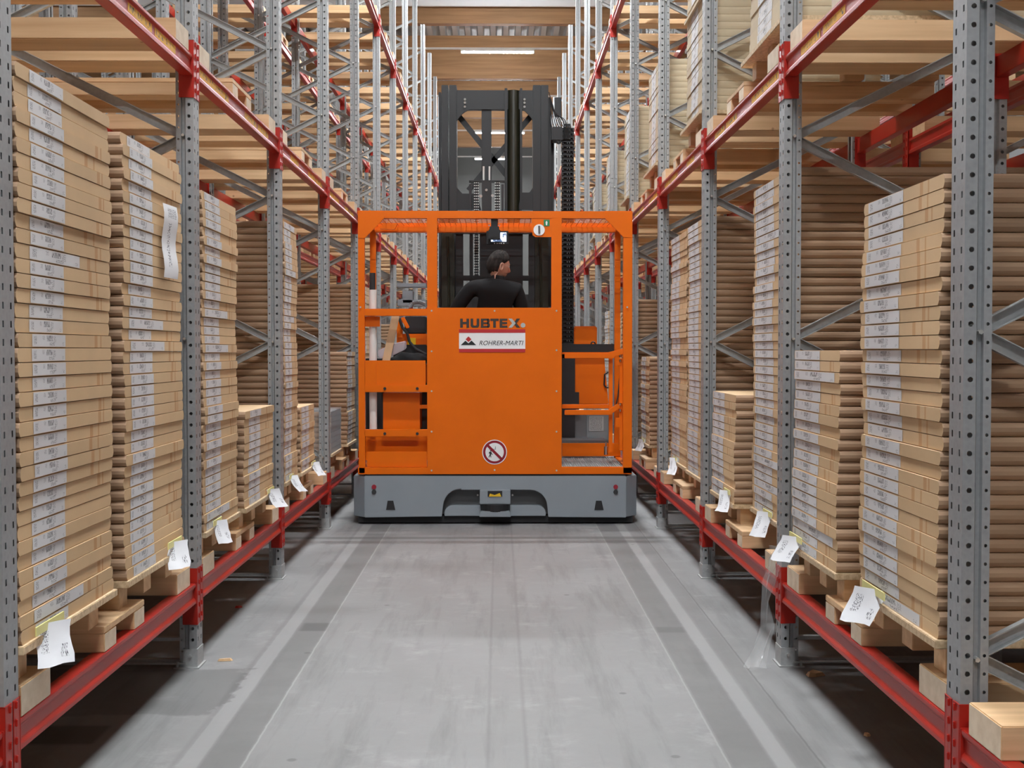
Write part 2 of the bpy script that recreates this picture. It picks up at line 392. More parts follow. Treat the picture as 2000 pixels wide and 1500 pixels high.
def foot_mesh(sx):
    mb = MB(); mb.box(sx * -.012, -.018, 0, sx * .10, .118, .006)
    mb.box(sx * -.003, -.004, .006, sx * .0, .104, .085).box(0, -.004, .006, sx * .06, 0, .085).box(0, .1, .006, sx * .06, .104, .085)
    mb.tube((sx * .03, -.004, .055), (sx * .03, -.012, .055), .008, 6).tube((sx * .085, -.008, .006), (sx * .085, -.008, .03), .006, 6)
    return mb.mesh('foot', 'galvanised_bright')
FOOT = {1: foot_mesh(1), -1: foot_mesh(-1)}
def brace_mb(mb, p0, p1):
    """open channel 38 x 24 mm from p0 to p1 (x, z), channel open towards the camera side"""
    p0, p1 = Vector((p0[0], 0, p0[1])), Vector((p1[0], 0, p1[1])); d = (p1 - p0).normalized(); q = Vector((-d.z, 0, d.x)) * .019
    for (o, w_, y0, y1) in ((q, .0015, .038, .062), (-q, .0015, .038, .062)):
        mb.obox(p0 + o + Vector((0, .05, 0)), p1 + o + Vector((0, .05, 0)), .024, .003, up=(0, 1, 0) if False else tuple(Vector((0, 1, 0)).cross(d)))
    mb.obox(p0 + Vector((0, .0605, 0)), p1 + Vector((0, .0605, 0)), .003, .038, up=tuple(Vector((0, 1, 0)).cross(d)))
def brace_list():
    out = []; z = .12; rear = True
    while z + .4445 < PH - .05:
        a = (DEP - .045 if rear else .045, z); z += .4445; rear = not rear; b = (DEP - .045 if rear else .045, z); out.append((a, b))
    return out
BR = {}
for sx in (1, -1):
    lst = []
    allm = MB()
    for a, b in brace_list():
        a, b = (a[0] * sx, a[1]), (b[0] * sx, b[1])
        m1 = MB(); brace_mb(m1, a, b); brace_mb(allm, a, b); lst.append(m1.mesh('brace', 'galvanised_bright'))
        for p in (a, b): allm.tube((p[0], .0, p[1]), (p[0], .1, p[1]), .005, 6)
    for z in (.03, .12): allm.box(sx * .06, .04, z - .01, sx * (DEP - .06), .06, z + .01)
    tie = MB()
    for z in (.022, .12): tie.box(sx * .06, .035, z - .008, sx * (DEP - .06), .065, z + .008)
    for z in (.022,): tie.box(sx * .05, -.012, z - .004, sx * (DEP - .05), -.004, z + .004)
    bolts = MB()
    for a, b in brace_list(): bolts.tube((a[0] * sx, -.006, a[1]), (a[0] * sx, .106, a[1]), .007, 6)
    BR[sx] = (lst, allm.mesh('bracing', 'galvanised_bright'), tie.mesh('tie_bar', 'galvanised_bright'), bolts.mesh('brace_bolt', 'bolt_steel'))
BL = L - PW
def beam_mb(sx, conn, mb=None, ox=0, oz=0):
    """sigma beam; local y 0..BL, top at z 0, front face at x 0 (aisle), body to x 0.05"""
    mb = mb or MB()
    pr = [(0, 0), (0, -.014), (.009, -.026), (.009, -.062), (.0, -.074), (.0, -.09), (.05, -.09), (.05, 0)]
    mb.prism([(ox + sx * p[0], oz + p[1]) for p in pr], .003, BL - .003)
    if conn:
        for e in (0, 1): conn_mb(sx, e, mb, ox, oz)
    return mb
def conn_mb(sx, e, mb=None, ox=0, oz=0):
    mb = mb or MB(); yb = BL if e else 0; s_ = 1 if e else -1
    y0, y1 = yb, yb - s_ * .004
    mb.box(ox - sx * .004, y0, oz - .185, ox + sx * .062, y1, oz + .065)
    mb.box(ox - sx * .004, y1, oz - .185, ox, yb + s_ * .045, oz + .065)
    for k in range(5): mb.box(ox - sx * .009, yb + s_ * .024, oz - .16 + k * .05, ox, yb + s_ * .032, oz - .14 + k * .05)
    mb.box(ox - sx * .002, y1, oz - .092, ox + sx * .05, yb - s_ * .012, oz + .002)
    return mb
BEAM = {sx: beam_mb(sx, False).mesh('beam', 'rack_red', bevel=.002) for sx in (1, -1)}
BEAMC = {sx: beam_mb(sx, True).mesh('beam', 'rack_red') for sx in (1, -1)}
CONN = {(sx, e): conn_mb(sx, e).mesh('connector', 'rack_red', bevel=.0015) for sx in (1, -1) for e in (0, 1)}
LOC = {}
for sx in (1, -1):
    pts = [(-.0008, 0, -.060), (-.0008, .31, -.060), (-.0008, .31, -.022), (-.0008, 0, -.022)]
    pts = [(sx * (.0082), y, z) for _, y, z in pts]
    uv = [(0, 0), (1, 0), (1, 1), (0, 1)] if sx < 0 else [(1, 0), (0, 0), (0, 1), (1, 1)]
    LOC[sx] = MB().face(pts, 0, uv).mesh('location_label', 'location_print', merge=False)

def frame(rack, sx, X, n, fine):
    f = empty('upright_frame', (X, PY(n), 0), rack)
    link('post', POST[sx], f); link('post', POST[-sx], f, (sx * DEP, 0, 0))
    link('foot', FOOT[sx], f); link('foot', FOOT[-sx], f, (sx * DEP, 0, 0))
    if fine:
        for me in BR[sx][0]: link('brace', me, f)
        link('tie_bar', BR[sx][2], f); tag(link('brace_bolts', BR[sx][3], f), kind='stuff')
    else: tag(link('bracing', BR[sx][1], f), kind='stuff')
def aisle_rack(X, sx, side):
    rack = tag(empty('pallet_rack', (X, PY(0), 0)), 'tall red and galvanised pallet rack lining the %s side of the truck aisle' % side, 'rack')
    rk = empty('dummy'); bpy.data.objects.remove(rk)
    rack.location = (0, 0, 0)
    for n in range(0, NF + 1): frame(rack, sx, X, n, n <= 7)
    for n in range(0, NF):
        y = PY(n) + PW
        for li, z in enumerate(LEV):
            for back in (0, 1):
                bx = X if not back else X + sx * DEP; s2 = sx if not back else -sx
                if n <= 7:
                    b = link('beam', BEAM[s2], rack, (bx, y, z))
                    for e in (0, 1): link('connector', CONN[(s2, e)], b)
                    if li == 1 and not back and n >= 1:
                        for r0 in ((.03, .34, 1.04, 1.39) if n % 2 == 0 else (.36, 1.10, 1.45)): link('location_label', LOC[sx], b, (0, r0, 0))
                else: link('beam', BEAMC[s2], rack, (bx, y, z))
    return rack
aisle_rack(XL, -1, 'left'); aisle_rack(XR, 1, 'right')
# racks standing behind (back to back and across the next aisles)
def back_rack(X, sx, lab, n0=0):
    rack = tag(empty('pallet_rack'), lab, 'rack')
    for n in range(n0, NF + 1):
        f = empty('upright_frame', (X, PY(n), 0), rack)
        link('post', POST[sx], f); link('post', POST[-sx], f, (sx * DEP, 0, 0)); tag(link('bracing', BR[sx][1], f), kind='stuff')
        if n < NF:
            for z in LEV: link('beam', BEAMC[sx], rack, (X, PY(n) + PW, z)); link('beam', BEAMC[-sx], rack, (X + sx * DEP, PY(n) + PW, z))
back_rack(-2.58, -1, 'second pallet rack standing back to back behind the left rack')
back_rack(2.50, 1, 'second pallet rack standing back to back behind the right rack')
back_rack(-6.15, -1, 'distant pallet rack on the far side of the left neighbouring aisle')
back_rack(6.07, 1, 'distant pallet rack on the far side of the right neighbouring aisle')

# ------------------------------------------------------------------ timber supports on the beams
TH = .088
tim_me = {}
def timber(w_, sx):
    key = (round(w_, 3), sx)
    if key not in tim_me: tim_me[key] = MB().box(0, 0, 0, sx * (DEP + .0), w_, TH, 0, 1).mesh('wooden_support', ['pine', 'pine_end'], bevel=.003)
    return tim_me[key]
PT = {sx: MB().box(0, 0, 0, sx * DEP, .13, TH - .022, 0, 1).mesh('timber', ['pine', 'pine_end'], bevel=.003) for sx in (1, -1)}
PP = {sx: MB().box(0, 0, 0, sx * DEP, .47, .022).mesh('plank', 'pine', bevel=.002) for sx in (1, -1)}
def plank_support(X, sx, y, z, j=0):
    t = empty('plank_support', (X, y, z))
    link('timber', PT[sx], t, (0, 0.0, 0)); link('timber', PT[sx], t, (0, .34, 0)); link('plank', PP[sx], t, (0, 0, TH - .022))
    return t
LVN = ['bottom', 'middle', 'top']
for X, sx, side in ((XL, -1, 'left'), (XR, 1, 'right')):
    for n in range(0, 17):
        for li, z in enumerate(LEV):
            if li == 0 and n > 9: continue
            if li == 2 and n < 4: continue
            if n == 0 and li != 0: continue
            jig = lambda: random.uniform(-.012, .012)
            if not (li == 0 and n == 0):
                t = plank_support(X + sx * abs(jig()), sx, PY(n) + (.87 if side == 'left' else .91) + jig(), z)
                tag(t, 'plank-topped timber pair mid-bay on the %s beams, %s rack, beyond %s upright' % (LVN[li], side, ORD[n]), 'support', 'plank-topped supports across the beams')
                o = link('wooden_support', timber(.23, sx), None, (X + sx * abs(jig()), PY(n) + .115 + abs(jig()), z))
                tag(o, 'pale timber block on the %s beams, %s rack, just beyond %s upright' % (LVN[li], side, ORD[n]), 'support', 'timber supports across the beams')
            o = link('wooden_support', timber(.215, sx), None, (X + sx * abs(jig()), PY(n + 1) - .285 + jig(), z))
            tag(o, 'pale timber block on the %s beams, %s rack, just before %s upright' % (LVN[li], side, ORD[n + 1]), 'support', 'timber supports across the beams')
mb = MB()
for X, sx in ((-2.58, -1), (2.50, 1), (-6.15, -1), (6.07, 1)):
    for n in range(1, 17):
        for li, z in enumerate(LEV):
            if li == 0 and abs(X) > 4: continue
            y = PY(n); a, b = X, X + sx * DEP
            mb.box(a, y + .115, z, b, y + .345, z + TH).box(a, y + L - .285, z, b, y + L - .07, z + TH)
            mb.box(a, y + .88, z, b, y + 1.01, z + TH - .022).box(a, y + 1.22, z, b, y + 1.35, z + TH - .022).box(a, y + .88, z + TH - .022, b, y + 1.35, z + TH)
tag(build(mb, 'timber_supports', 'pine'), 'pale timber supports lying across the beams of the racks behind', 'support', kind='stuff')

# ------------------------------------------------------------------ carton stacks
CH = .0412; CLEN = 1.08
def carton_faces(mb, X, sx, y0, W, z0, h, ln, rnd=0.0, pale=False, bulge=.011):
    ys = lambda t: bulge * (1 - (2 * t - 1) ** 2)
    ts = [0, .12, .35, .65, .88, 1]; e, sd = (0, 1)
    near = [(y0 + .006 - ys(t), z0 + h * t) for t in ts]; far = [(y0 + W - .006 + ys(t), z0 + h * t) for t in ts]
    xa, xb = X, X + sx * ln
    loop = near + far[::-1]
    uvl = [((p[0] - y0) / W, (p[1] - z0) / h) for p in loop]
    if sx > 0: uvl = [(1 - u, v_) for u, v_ in uvl]
    fr = [(xa, p[0], p[1]) for p in loop]
    mb.face(fr if sx > 0 else fr[::-1], e, uvl if sx > 0 else uvl[::-1], rnd)
    mb.face([(xb, p[0], p[1]) for p in loop], e, None, rnd)
    for ln_ in (near, far):
        for p, q in zip(ln_[:-1], ln_[1:]): mb.face([(xa, p[0], p[1]), (xb, p[0], p[1]), (xb, q[0], q[1]), (xa, q[0], q[1])], sd, None, rnd)
    for zz, p, q in ((z0, near[0], far[0]), (z0 + h, near[-1], far[-1])): mb.face([(xa, p[0], zz), (xb, p[0], zz), (xb, q[0], zz), (xa, q[0], zz)], e, None, rnd)
def label_face(mb, X, sx, y0, W, z0, h, off, ln, mi=0, rnd=0.0):
    a, b = (y0 + off, y0 + off + ln) if sx < 0 else (y0 + W - off - ln, y0 + W - off)
    x = X - sx * .0012; uv = [(0, 0), (1, 0), (1, 1), (0, 1)] if sx < 0 else [(1, 0), (0, 0), (0, 1), (1, 1)]
    mb.face([(x, a, z0 + .002), (x, b, z0 + .002), (x, b, z0 + h - .002), (x, a, z0 + h - .002)], mi, uv, rnd)
def base_plate(X, sx, y0, W, z, name):
    """chipboard loading board on short feet"""
    t = empty('loading_board', (X, y0, z))
    build(MB().box(0, -.01, .088, sx * (CLEN + .02), W + .015, .112), 'plate', 'pine_plate', t, bevel=.002)
    for fy in (.04, W * .5 - .05, W - .14):
        for fx_ in (.05, .5, .88): build(MB().box(0, 0, 0, sx * .10, .10, .088), 'foot', 'pine', t, loc=(sx * fx_, fy, 0), bevel=.002)
    return tag(t, 'chipboard loading board under ' + name, 'pallet', 'loading boards under the carton stacks')
ZB = LEV[0] + TH
def support_h(y0, W, n=None): return 0
STK = [ # side, y0, W, top, face X, label offset, label length, phrase
    ('L', 3.44, .82, 2.205, -1.334, .10, .27, 'the nearest tall left stack'),
    ('L', 4.41, .80, 2.180, -1.334, .075, .29, 'the second tall left stack'),
    ('L', 5.58, .72, 2.125, -1.334, .05, .30, 'the third tall left stack'),
    ('L', 6.43, .82, 1.085, -1.325, .12, .30, 'the low fourth stack on the left'),
    ('L', 7.68, .50, 2.205, -1.334, .03, .24, 'the tall fifth stack on the left'),
    ('R', 3.49, .76, 1.905, 1.252, .05, .36, 'the nearest right stack'),
    ('R', 4.54, .69, 1.405, 1.252, .01, .40, 'the lower second right stack'),
    ('R', 5.60, .88, 2.235, 1.337, .05, .42, 'the tall third right stack'),
    ('R', 6.58, .70, 1.165, 1.262, .02, .36, 'the low fourth right stack'),
    ('R', 7.70, .80, 2.240, 1.300, .05, .42, 'the tall fifth right stack'),
]
Z0C = ZB + .112
def stack(sd, y0, W, top, X, lo, ll, phrase):
    sx = -1 if sd == 'L' else 1
    base_plate(X - sx * .012, sx, y0, W, ZB, phrase)
    n = int(round((top - Z0C) / CH)); h = (top - Z0C) / n
    mb = MB(); carton_faces(mb, 0, sx, 0, W, 0, h - .0024, CLEN); me = mb.mesh('flat_carton', ['carton_end', 'carton_side'])
    mb = MB(); label_face(mb, 0, sx, 0, W, 0, h - .002, lo, ll); lm = mb.mesh('label_sticker', 'sticker_print', merge=False)
    mb = MB(); label_face(mb, 0, sx, 0, W, 0, h - .002, lo, ll * 1.55); ll2 = mb.mesh('label_sticker', 'sticker_print', merge=False)
    drift = 0
    for i in range(n):
        dx = random.uniform(-.004, .004) - .004 * math.sin(i * .35); dy = random.uniform(-.005, .005)
        o = link('flat_carton', me, None, (X + dx, y0 + dy, Z0C + i * h))
        link('label_sticker', ll2 if (random.random() < .06) else lm, o)
        tag(o, 'flat brown cardboard carton, %s from the top of %s' % (ordn(n - i), phrase), 'carton', 'flat cartons in ' + phrase)
for a in STK: stack(*a)
# the remaining cartons (past three hundred): one object
REST = [('L', 8.30, .62, 1.02, -1.334), ('L', 10.84, .62, 1.39, -1.334), ('L', 11.95, .80, 2.04, -1.334), ('L', 16.1, .8, 1.74, -1.334),
        ('R', 8.64, .80, 2.24, 1.315), ('R', 10.67, .62, 1.345, 1.30), ('R', 11.95, .8, 1.895, 1.30), ('R', 13.0, .7, 1.80, 1.29), ('R', 14.0, .85, 1.86, 1.27)]
mb = MB()
bn = {}
for k, (sd, y0, W, top, X) in enumerate(REST):
    sx = -1 if sd == 'L' else 1; n = int(round((top - Z0C) / CH)); h = (top - Z0C) / n
    for i in range(n):
        r = random.random(); dx = random.uniform(-.006, .006); dy = random.uniform(-.006, .006)
        carton_faces(mb, X + dx, sx, y0 + dy, W, Z0C + i * h, h - .0024, CLEN, r + .001)
        label_face(mb, X + dx, sx, y0 + dy, W, Z0C + i * h, h - .002, .05, W * .5, 2, r + .001)
    base_plate(X - sx * .012, sx, y0, W, ZB, 'a far %s stack, %s half of the %s bay' % ('left' if sd == 'L' else 'right', 'far' if (y0 - Z1) % L > 1 else 'near', ORD[int((y0 - Z1) / L) + 1]))
UPP = [(5.52, .91, 4.2, 1.30), (7.68, .80, 4.6, 1.285), (9.82, .78, 3.72, 1.28), (11.94, .70, 3.75, 1.28), (14.05, .70, 3.66, 1.28), (16.2, .7, 3.58, 1.28)]
ZU = LEV[1] + TH
for k, (y0, W, top, X) in enumerate(UPP):
    z = ZU + .112; n = int(round((top - z) / .0455))
    base_plate(X - .045, 1, y0, W, ZU, 'the pale upper right carton stack, %s bay' % ORD[k + 2])
    for i in range(n):
        if k == 1 and i == 16: mb.box(X - .02, y0 - .01, z, X + CLEN, y0 + W + .01, z + .02, 3); z += .022
        r = random.random(); dx = random.uniform(-.004, .004); b0 = len(mb.f)
        carton_faces(mb, X + dx, 1, y0, W, z, .0440, CLEN, r + .001, bulge=.003)
        for q in range(b0, len(mb.f)): mb.mi[q] = 3
        label_face(mb, X + dx, 1, y0, W, z, .044, .2, W * .35, 2, r + .001); z += .0455
# cartons standing in the racks behind, seen only through the gaps
rb_ = random.Random(21)
for X, sx in ((-2.58, -1), (2.50, 1)):
    for n in range(0, 15):
        for off in (.13, 1.06):
            top = rb_.uniform(1.2, 2.1); z = Z0C; y0 = PY(n) + off; W = rb_.uniform(.72, .82)
            mb.box(X, y0, Z0C - .024, X + sx * CLEN, y0 + W, Z0C, 3)
            while z < top:
                carton_faces(mb, X + rb_.uniform(-.006, .006), sx, y0, W, z, .0596, CLEN - .1, rb_.random() + .001); z += .0612
tag(build(mb, 'flat_cartons', ['carton_end', 'carton_side', 'sticker_print', 'carton_pale'], merge=False), 'flat cartons of the far and upper stacks in both racks', 'carton', kind='stuff')
# grey wrapped stack on the left, bay four
sx = -1; t = None
base_plate(-1.322, -1, 9.80, .62, ZB, 'the grey wrapped stack in the fourth left bay')
t = empty('wrapped_load', (-1.334, 9.80, Z0C))
for i in range(8):
    mb = MB(); carton_faces(mb, 0, -1, 0, .62, 0, .0405, CLEN); me = mb.mesh('carton', ['wrap_grey', 'carton_side'])
    link('carton', me, t, (random.uniform(-.004, .004), 0, i * .042))
build(MB().box(.003, -.012, 0, -.9, .632, .345), 'stretch_film', 'clear_film', t)
tag(t, 'low stack of grey flat cartons wrapped in clear film, fourth left bay', 'wrapped load')

# paper tags, taped to the bottom corner of stacks
def tag_mesh(w_, h_, seed):
    rnd = random.Random(seed); mb = MB(); nx, nz = 4, 5; P = [[None] * (nx + 1) for _ in range(nz + 1)]
    for j_ in range(nz + 1):
        for i_ in range(nx + 1):
            u, v_ = i_ / nx, j_ / nz
            P[j_][i_] = (-.012 - .055 * v_ ** 1.5 + .010 * math.sin(u * 7 + v_ * 5 + seed) * v_ + rnd.uniform(-.003, .003), (u - .5) * w_ + .03 * v_ * math.sin(seed), -v_ * h_)
    for j_ in range(nz):
        for i_ in range(nx):
            q = [P[j_][i_], P[j_ + 1][i_], P[j_ + 1][i_ + 1], P[j_][i_ + 1]]
            uv = [(i_ / nx, 1 - j_ / nz), (i_ / nx, 1 - (j_ + 1) / nz), ((i_ + 1) / nx, 1 - (j_ + 1) / nz), ((i_ + 1) / nx, 1 - j_ / nz)]
            mb.face(q, 0, uv)
    return mb.mesh('paper_tag', 'tag_print', smooth=True)
TAGS = [('L', 3.62, -1.334, 0, .14, .135, 'the nearest tall left stack'), ('L', 5.02, -1.334, .02, .13, .12, 'the second tall left stack'), ('L', 5.78, -1.334, 0, .10, .12, 'the third tall left stack'),
        ('L', 7.08, -1.325, .0, .12, .12, 'the low fourth left stack'), ('L', 7.85, -1.334, 0, .09, .12, 'the tall fifth left stack'), ('L', 8.78, -1.334, .0, .10, .11, 'the low sixth left stack'),
        ('R', 4.05, 1.252, .01, .15, .13, 'the nearest right stack'), ('R', 5.12, 1.252, .02, .13, .12, 'the lower second right stack'), ('R', 6.05, 1.337, .0, .12, .14, 'the tall third right stack'),
        ('R', 6.72, 1.262, .03, .10, .13, 'the low fourth right stack'), ('R', 9.1, 1.315, .0, .10, .14, 'the sixth right stack'), ('R', 11.0, 1.30, .0, .10, .12, 'the seventh right stack')]
for k, (sd, y, X, dz, w_, h_, ph) in enumerate(TAGS):
    sx = -1 if sd == 'L' else 1; me = tag_mesh(w_ * .82, h_ * .85, k + 1)
    o = build(MB().box(-.004, -w_ * .8, -.004, .0, w_ * .8, .022), 'paper_tag', 'yellow_tape', None, loc=(X - sx * .014, y, Z0C + .015 + dz)); 
    if sx < 0: o.rotation_euler = (0, 0, math.pi)
    sh = link('paper_sheet', me, o, (-.004, 0, .016), (0, 0, math.radians(38) * sx))
    tag(o, 'crumpled white paper tag taped at the foot of ' + ph, 'tag', 'paper tags on the stacks')
# long paper strip on the second left stack
mb = MB(); 
for i in range(8):
    a, b = i / 8, (i + 1) / 8; f = lambda t_: .020 + .006 * math.sin(t_ * 9)
    mb.face([(f(a), 0, -.29 * a), (f(b), 0, -.29 * b), (f(b) + .01, .17, -.29 * b), (f(a) + .01, .17, -.29 * a)], 0, [(0, 1 - a), (0, 1 - b), (1, 1 - b), (1, 1 - a)])
tag(build(mb, 'paper_strip', 'strip_print', loc=(-1.334, 4.86, 1.98), smooth=True), 'long white paper strip hanging down the face of the second left stack', 'paper')
# torn clear film hanging at the second right upright
mb = MB(); rnd = random.Random(3); rows = []
path = [(1.235, 5.30, .56), (1.205, 5.33, .50), (1.18, 5.36, .40), (1.165, 5.36, .30), (1.172, 5.36, .20), (1.14, 5.34, .10), (1.11, 5.30, .03)]
wd = [.10, .06, .05, .035, .05, .07, .11]
for (x, y, z), w_ in zip(path, wd): rows.append([(x + math.sin(i * 1.9 + z * 30) * .012 + (i - 2.5) * w_ * .22, y + math.cos(i * 2.3 + z * 22) * .02, z) for i in range(6)])
for a, b in zip(rows[:-1], rows[1:]):
    for i in range(5): mb.face([a[i], a[i + 1], b[i + 1], b[i]])
tag(build(mb, 'plastic_film', 'clear_film', smooth=True), 'torn clear plastic film hanging down beside the second right upright', 'film')

# debris on the floor
def chip(x, y, sx_, sy_, sz, mat, label, rz, cat='wood chip'):
    rnd = random.Random(x * 91); mb = MB(); base = [(-1, -.6), (-.2, -1), (.9, -.7), (1, .3), (.2, 1), (-.8, .6)]
    lo = [(sx_ * a * rnd.uniform(.8, 1.1), sy_ * b * rnd.uniform(.8, 1.1), 0) for a, b in base]; hi = [(p[0] * .75, p[1] * .75, sz * rnd.uniform(.6, 1)) for p in lo]
    for i in range(6): mb.face([lo[i], lo[(i + 1) % 6], hi[(i + 1) % 6], hi[i]])
    mb.face(hi); mb.face(lo[::-1]); tag(build(mb, 'wood_chip', mat, loc=(x, y, .001), rot=(0, 0, rz)), label, cat)
chip(-1.24, 5.56, .035, .012, .012, 'pine', 'small pale wood splinter on the floor right of the second left upright', .1)
chip(1.36, 5.28, .045, .03, .02, 'board_wood', 'brown wood chip on the floor beside the second right upright', .3)
chip(1.34, 4.45, .016, .014, .01, 'pine', 'tiny pale wood chip on the floor under the nearest right beam', .8)
chip(-1.42, 6.72, .02, .02, .012, 'rack_red', 'small red chip on the floor under the second left bay', .2)

# ------------------------------------------------------------------ order picker truck
TY = 9.90
truck = tag(empty('order_picker_truck', (0, 0, 0)), 'orange and grey order picker truck filling the aisle, raised black mast behind its cab', 'truck')
def rb(mb, px0, py0, px1, py1, Y0, Y1, Yr=None, mi=0):
    """box whose front face covers the pixel rectangle when standing at depth Yr (default Y0)"""
    Yr = Yr or Y0; x0, z1 = WP(px0, py0, Yr); x1, z0 = WP(px1, py1, Yr); return mb.box(x0, Y0, z0, x1, Y1, z1, mi)
def pp(px, py, Y): x, z = WP(px, py, Y); return (x, Y, z)
def outline(mb, pts, Y0, Y1, mi=0):
    """flat plate cut to an outline (pixels at depth Y0), thickness Y0..Y1"""
    q = [WP(a, b, Y0) for a, b in pts]
    if sum(q[i][0] * q[(i + 1) % len(q)][1] - q[(i + 1) % len(q)][0] * q[i][1] for i in range(len(q))) < 0: q = q[::-1]
    n = len(q)
    mb.face([(x, Y0, z) for x, z in q], mi); mb.face([(x, Y1, z) for x, z in reversed(q)], mi)
    for i in range(n): a, b = q[i], q[(i + 1) % n]; mb.face([(a[0], Y0, a[1]), (a[0], Y1, a[1]), (b[0], Y1, b[1]), (b[0], Y0, b[1])], mi)
    return mb
def arc(cx, cy_, r, a0, a1, n=8): return [(cx + r * math.cos(math.radians(a0 + (a1 - a0) * i / n)), cy_ + r * math.sin(math.radians(a0 + (a1 - a0) * i / n))) for i in range(n + 1)]

# chassis
x0, zt = WP(712, 930, TY); x1, zb = WP(1223, 1012, TY); xa, _ = WP(690, 970, TY + .06); xb, _ = WP(1244, 970, TY + .06)
mb = MB()
front = [(712, 930)] + [(1223, 930), (1223, 1011), (1071, 1010), (1069, 990)] + arc(1036, 990, 33, 0, -90, 6) + [(1032, 957), (900, 957)] + arc(900, 990, 35, -90, -180, 6) + [(863, 1006), (863, 1009), (780, 1010), (712, 1011)]
outline(mb, front, TY, TY + .05)
# side cheeks and body
for (xf, xs) in ((x0, xa), (x1, xb)):
    mb.prism([(xf, TY), (xs, TY + .10), (xs, TY + 2.5), (xf, TY + 2.5)] if xf > 0 else [(xf, TY), (xf, TY + 2.5), (xs, TY + 2.5), (xs, TY + .10)], zb + .01, zt - .004, axis='z')
ch = build(mb, 'chassis', 'truck_grey', truck, bevel=.006)
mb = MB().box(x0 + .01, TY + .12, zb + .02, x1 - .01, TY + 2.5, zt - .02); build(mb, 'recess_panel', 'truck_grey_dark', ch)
tag(ch, 'grey steel chassis')
mb = MB(); outline(mb, [(868, 1008)] + arc(884, 1003, 16, 180, 270, 5) + [(1048, 987)] + arc(1050, 1003, 16, 270, 360, 5) + [(1066, 1008)], TY + .02, TY + .11); build(mb, 'arch_step', 'truck_grey', ch, bevel=.004)
mb = MB(); rb(mb, 700, 1008, 1236, 1020, TY + .06, TY + 2.3); build(mb, 'rubber_skirt', 'black_rubber', ch)
mb = MB(); rb(mb, 714, 925, 1222, 931, TY + .03, TY + 2.3); build(mb, 'top_gap_plate', 'black_plastic', ch)
for xx in (-1.0, .95):
    for yy in (TY + .45, TY + 2.0):
        build(MB().tube((xx - .05, 0, 0), (xx + .05, 0, 0), .09, 20), 'wheel', 'black_rubber', truck, loc=(xx, yy, .09), smooth=False)
for px in (732, 1201):
    for py in (951, 961): build(MB().tube(pp(px - (1.5 if px < 900 else -1.5), py, TY + .001), pp(px - (1.5 if px < 900 else -1.5), py, TY - .006), .019, 14), 'reflector', 'sign_dark_red' if py == 951 else 'black_plastic', ch)
for px, s_ in ((763, 1), (1170, 1)):
    mb = MB(); outline(mb, [(px - 6, 978), (px + 5, 978), (px + 9, 996), (px - 9, 996)], TY - .004, TY + .01); build(mb, 'socket_cover', 'black_plastic', ch)
# scanner
sc = build(rb(MB(), 937, 957.5, 997, 985, TY - .05, TY + .14), 'scanner_housing', 'truck_grey', truck, bevel=.005); tag(sc, 'grey safety scanner housing')
mb = MB(); mb.tube((WP(967, 0, TY)[0], TY + .03, WP(0, 999, TY)[1]), (WP(967, 0, TY)[0], TY + .03, WP(0, 985, TY)[1]), .118, 28); build(mb, 'scanner_window', 'black_plastic', sc)
mb = MB(); outline(mb, [(939, 999), (995, 999), (998, 1010), (936, 1010)], TY - .085, TY + .03); build(mb, 'scanner_foot', 'truck_grey', sc, bevel=.004)
build(rb(MB(), 952.5, 959, 981, 970, TY - .052, TY - .02), 'scanner_display', 'black_plastic', sc)
mb = MB(); outline(mb, [(955, 969.8), (957, 964), (966, 967), (976, 963), (979, 969.8)], TY - .056, TY - .05); build(mb, 'amber_lens', 'amber', sc)
mb = MB()
for px in (933, 1001):
    for py in (967, 990, 999): mb.tube(pp(px, py, TY + .12), pp(px, py, TY - .0 + .10), .008, 8)
build(mb, 'scanner_bolts', 'bolt_steel', sc)

# cab: welded orange frame
OR = 'truck_orange'; CF = TY + .02; CB = TY + .98
cab = tag(empty('cab', (0, 0, 0), truck), 'orange operator cab')
mb = MB()
rb(mb, 699, 412, 1234, 427, CF, CF + .06)                       # top rail
for a, b, c_, d in ((699, 412, 713, 925), (1218, 412, 1234, 925)): rb(mb, a, b, c_, d, CF, CF + .06)
for a, b, c_, d in ((834, 425, 854, 605), (1077, 425, 1097, 605)): rb(mb, a, b, c_, d, CF + .0, CF + .05)
rb(mb, 699, 913, 1234, 926, CF, CF + .06)
for a, b in ((603, 617), (752, 766), (839, 853)): rb(mb, 712, a, 836, b, CF, CF + .05)
for pts in ([(699, 412), (752, 412), (752, 425), (712, 466), (699, 466)], [(1234, 412), (1180, 412), (1180, 425), (1218, 464), (1234, 464)]): outline(mb, pts, CF - .004, CF + .004)
fr = build(mb, 'cab_frame', OR, cab, bevel=.003)
mb = MB(); X0, Zt = WP(699, 412, CF); X1, _ = WP(1234, 412, CF); Zr = Zt - .07; Zf = WP(0, 926, CF)[1]
mb.box(X0, CB - .05, Zr, X1, CB, Zt)                              # rear top rail
for xx in (X0, X1 - .05): mb.box(xx, CF + .06, Zr, xx + .05, CB - .05, Zt); mb.box(xx, CB - .05, Zf, xx + .05, CB, Zr); mb.box(xx, CF + .06, Zf, xx + .05, CB, Zf + .06)
for px in (834, 1077): xx = WP(px, 0, CF)[0]; mb.box(xx, CF + .05, Zr + .01, xx + .05, CB - .05, Zt - .01)
mb.box(X0 + .05, CB - .12, Zr - .02, X1 - .05, CB - .055, Zr + .03)
build(mb, 'roof_frame', OR, cab, bevel=.003)
mb = MB(); n = 46
for i in range(n): xx = X0 + .05 + (X1 - X0 - .1) * (i + .5) / n; mb.box(xx - .0018, CF + .06, Zt - .03, xx + .0018, CB - .05, Zt - .026)
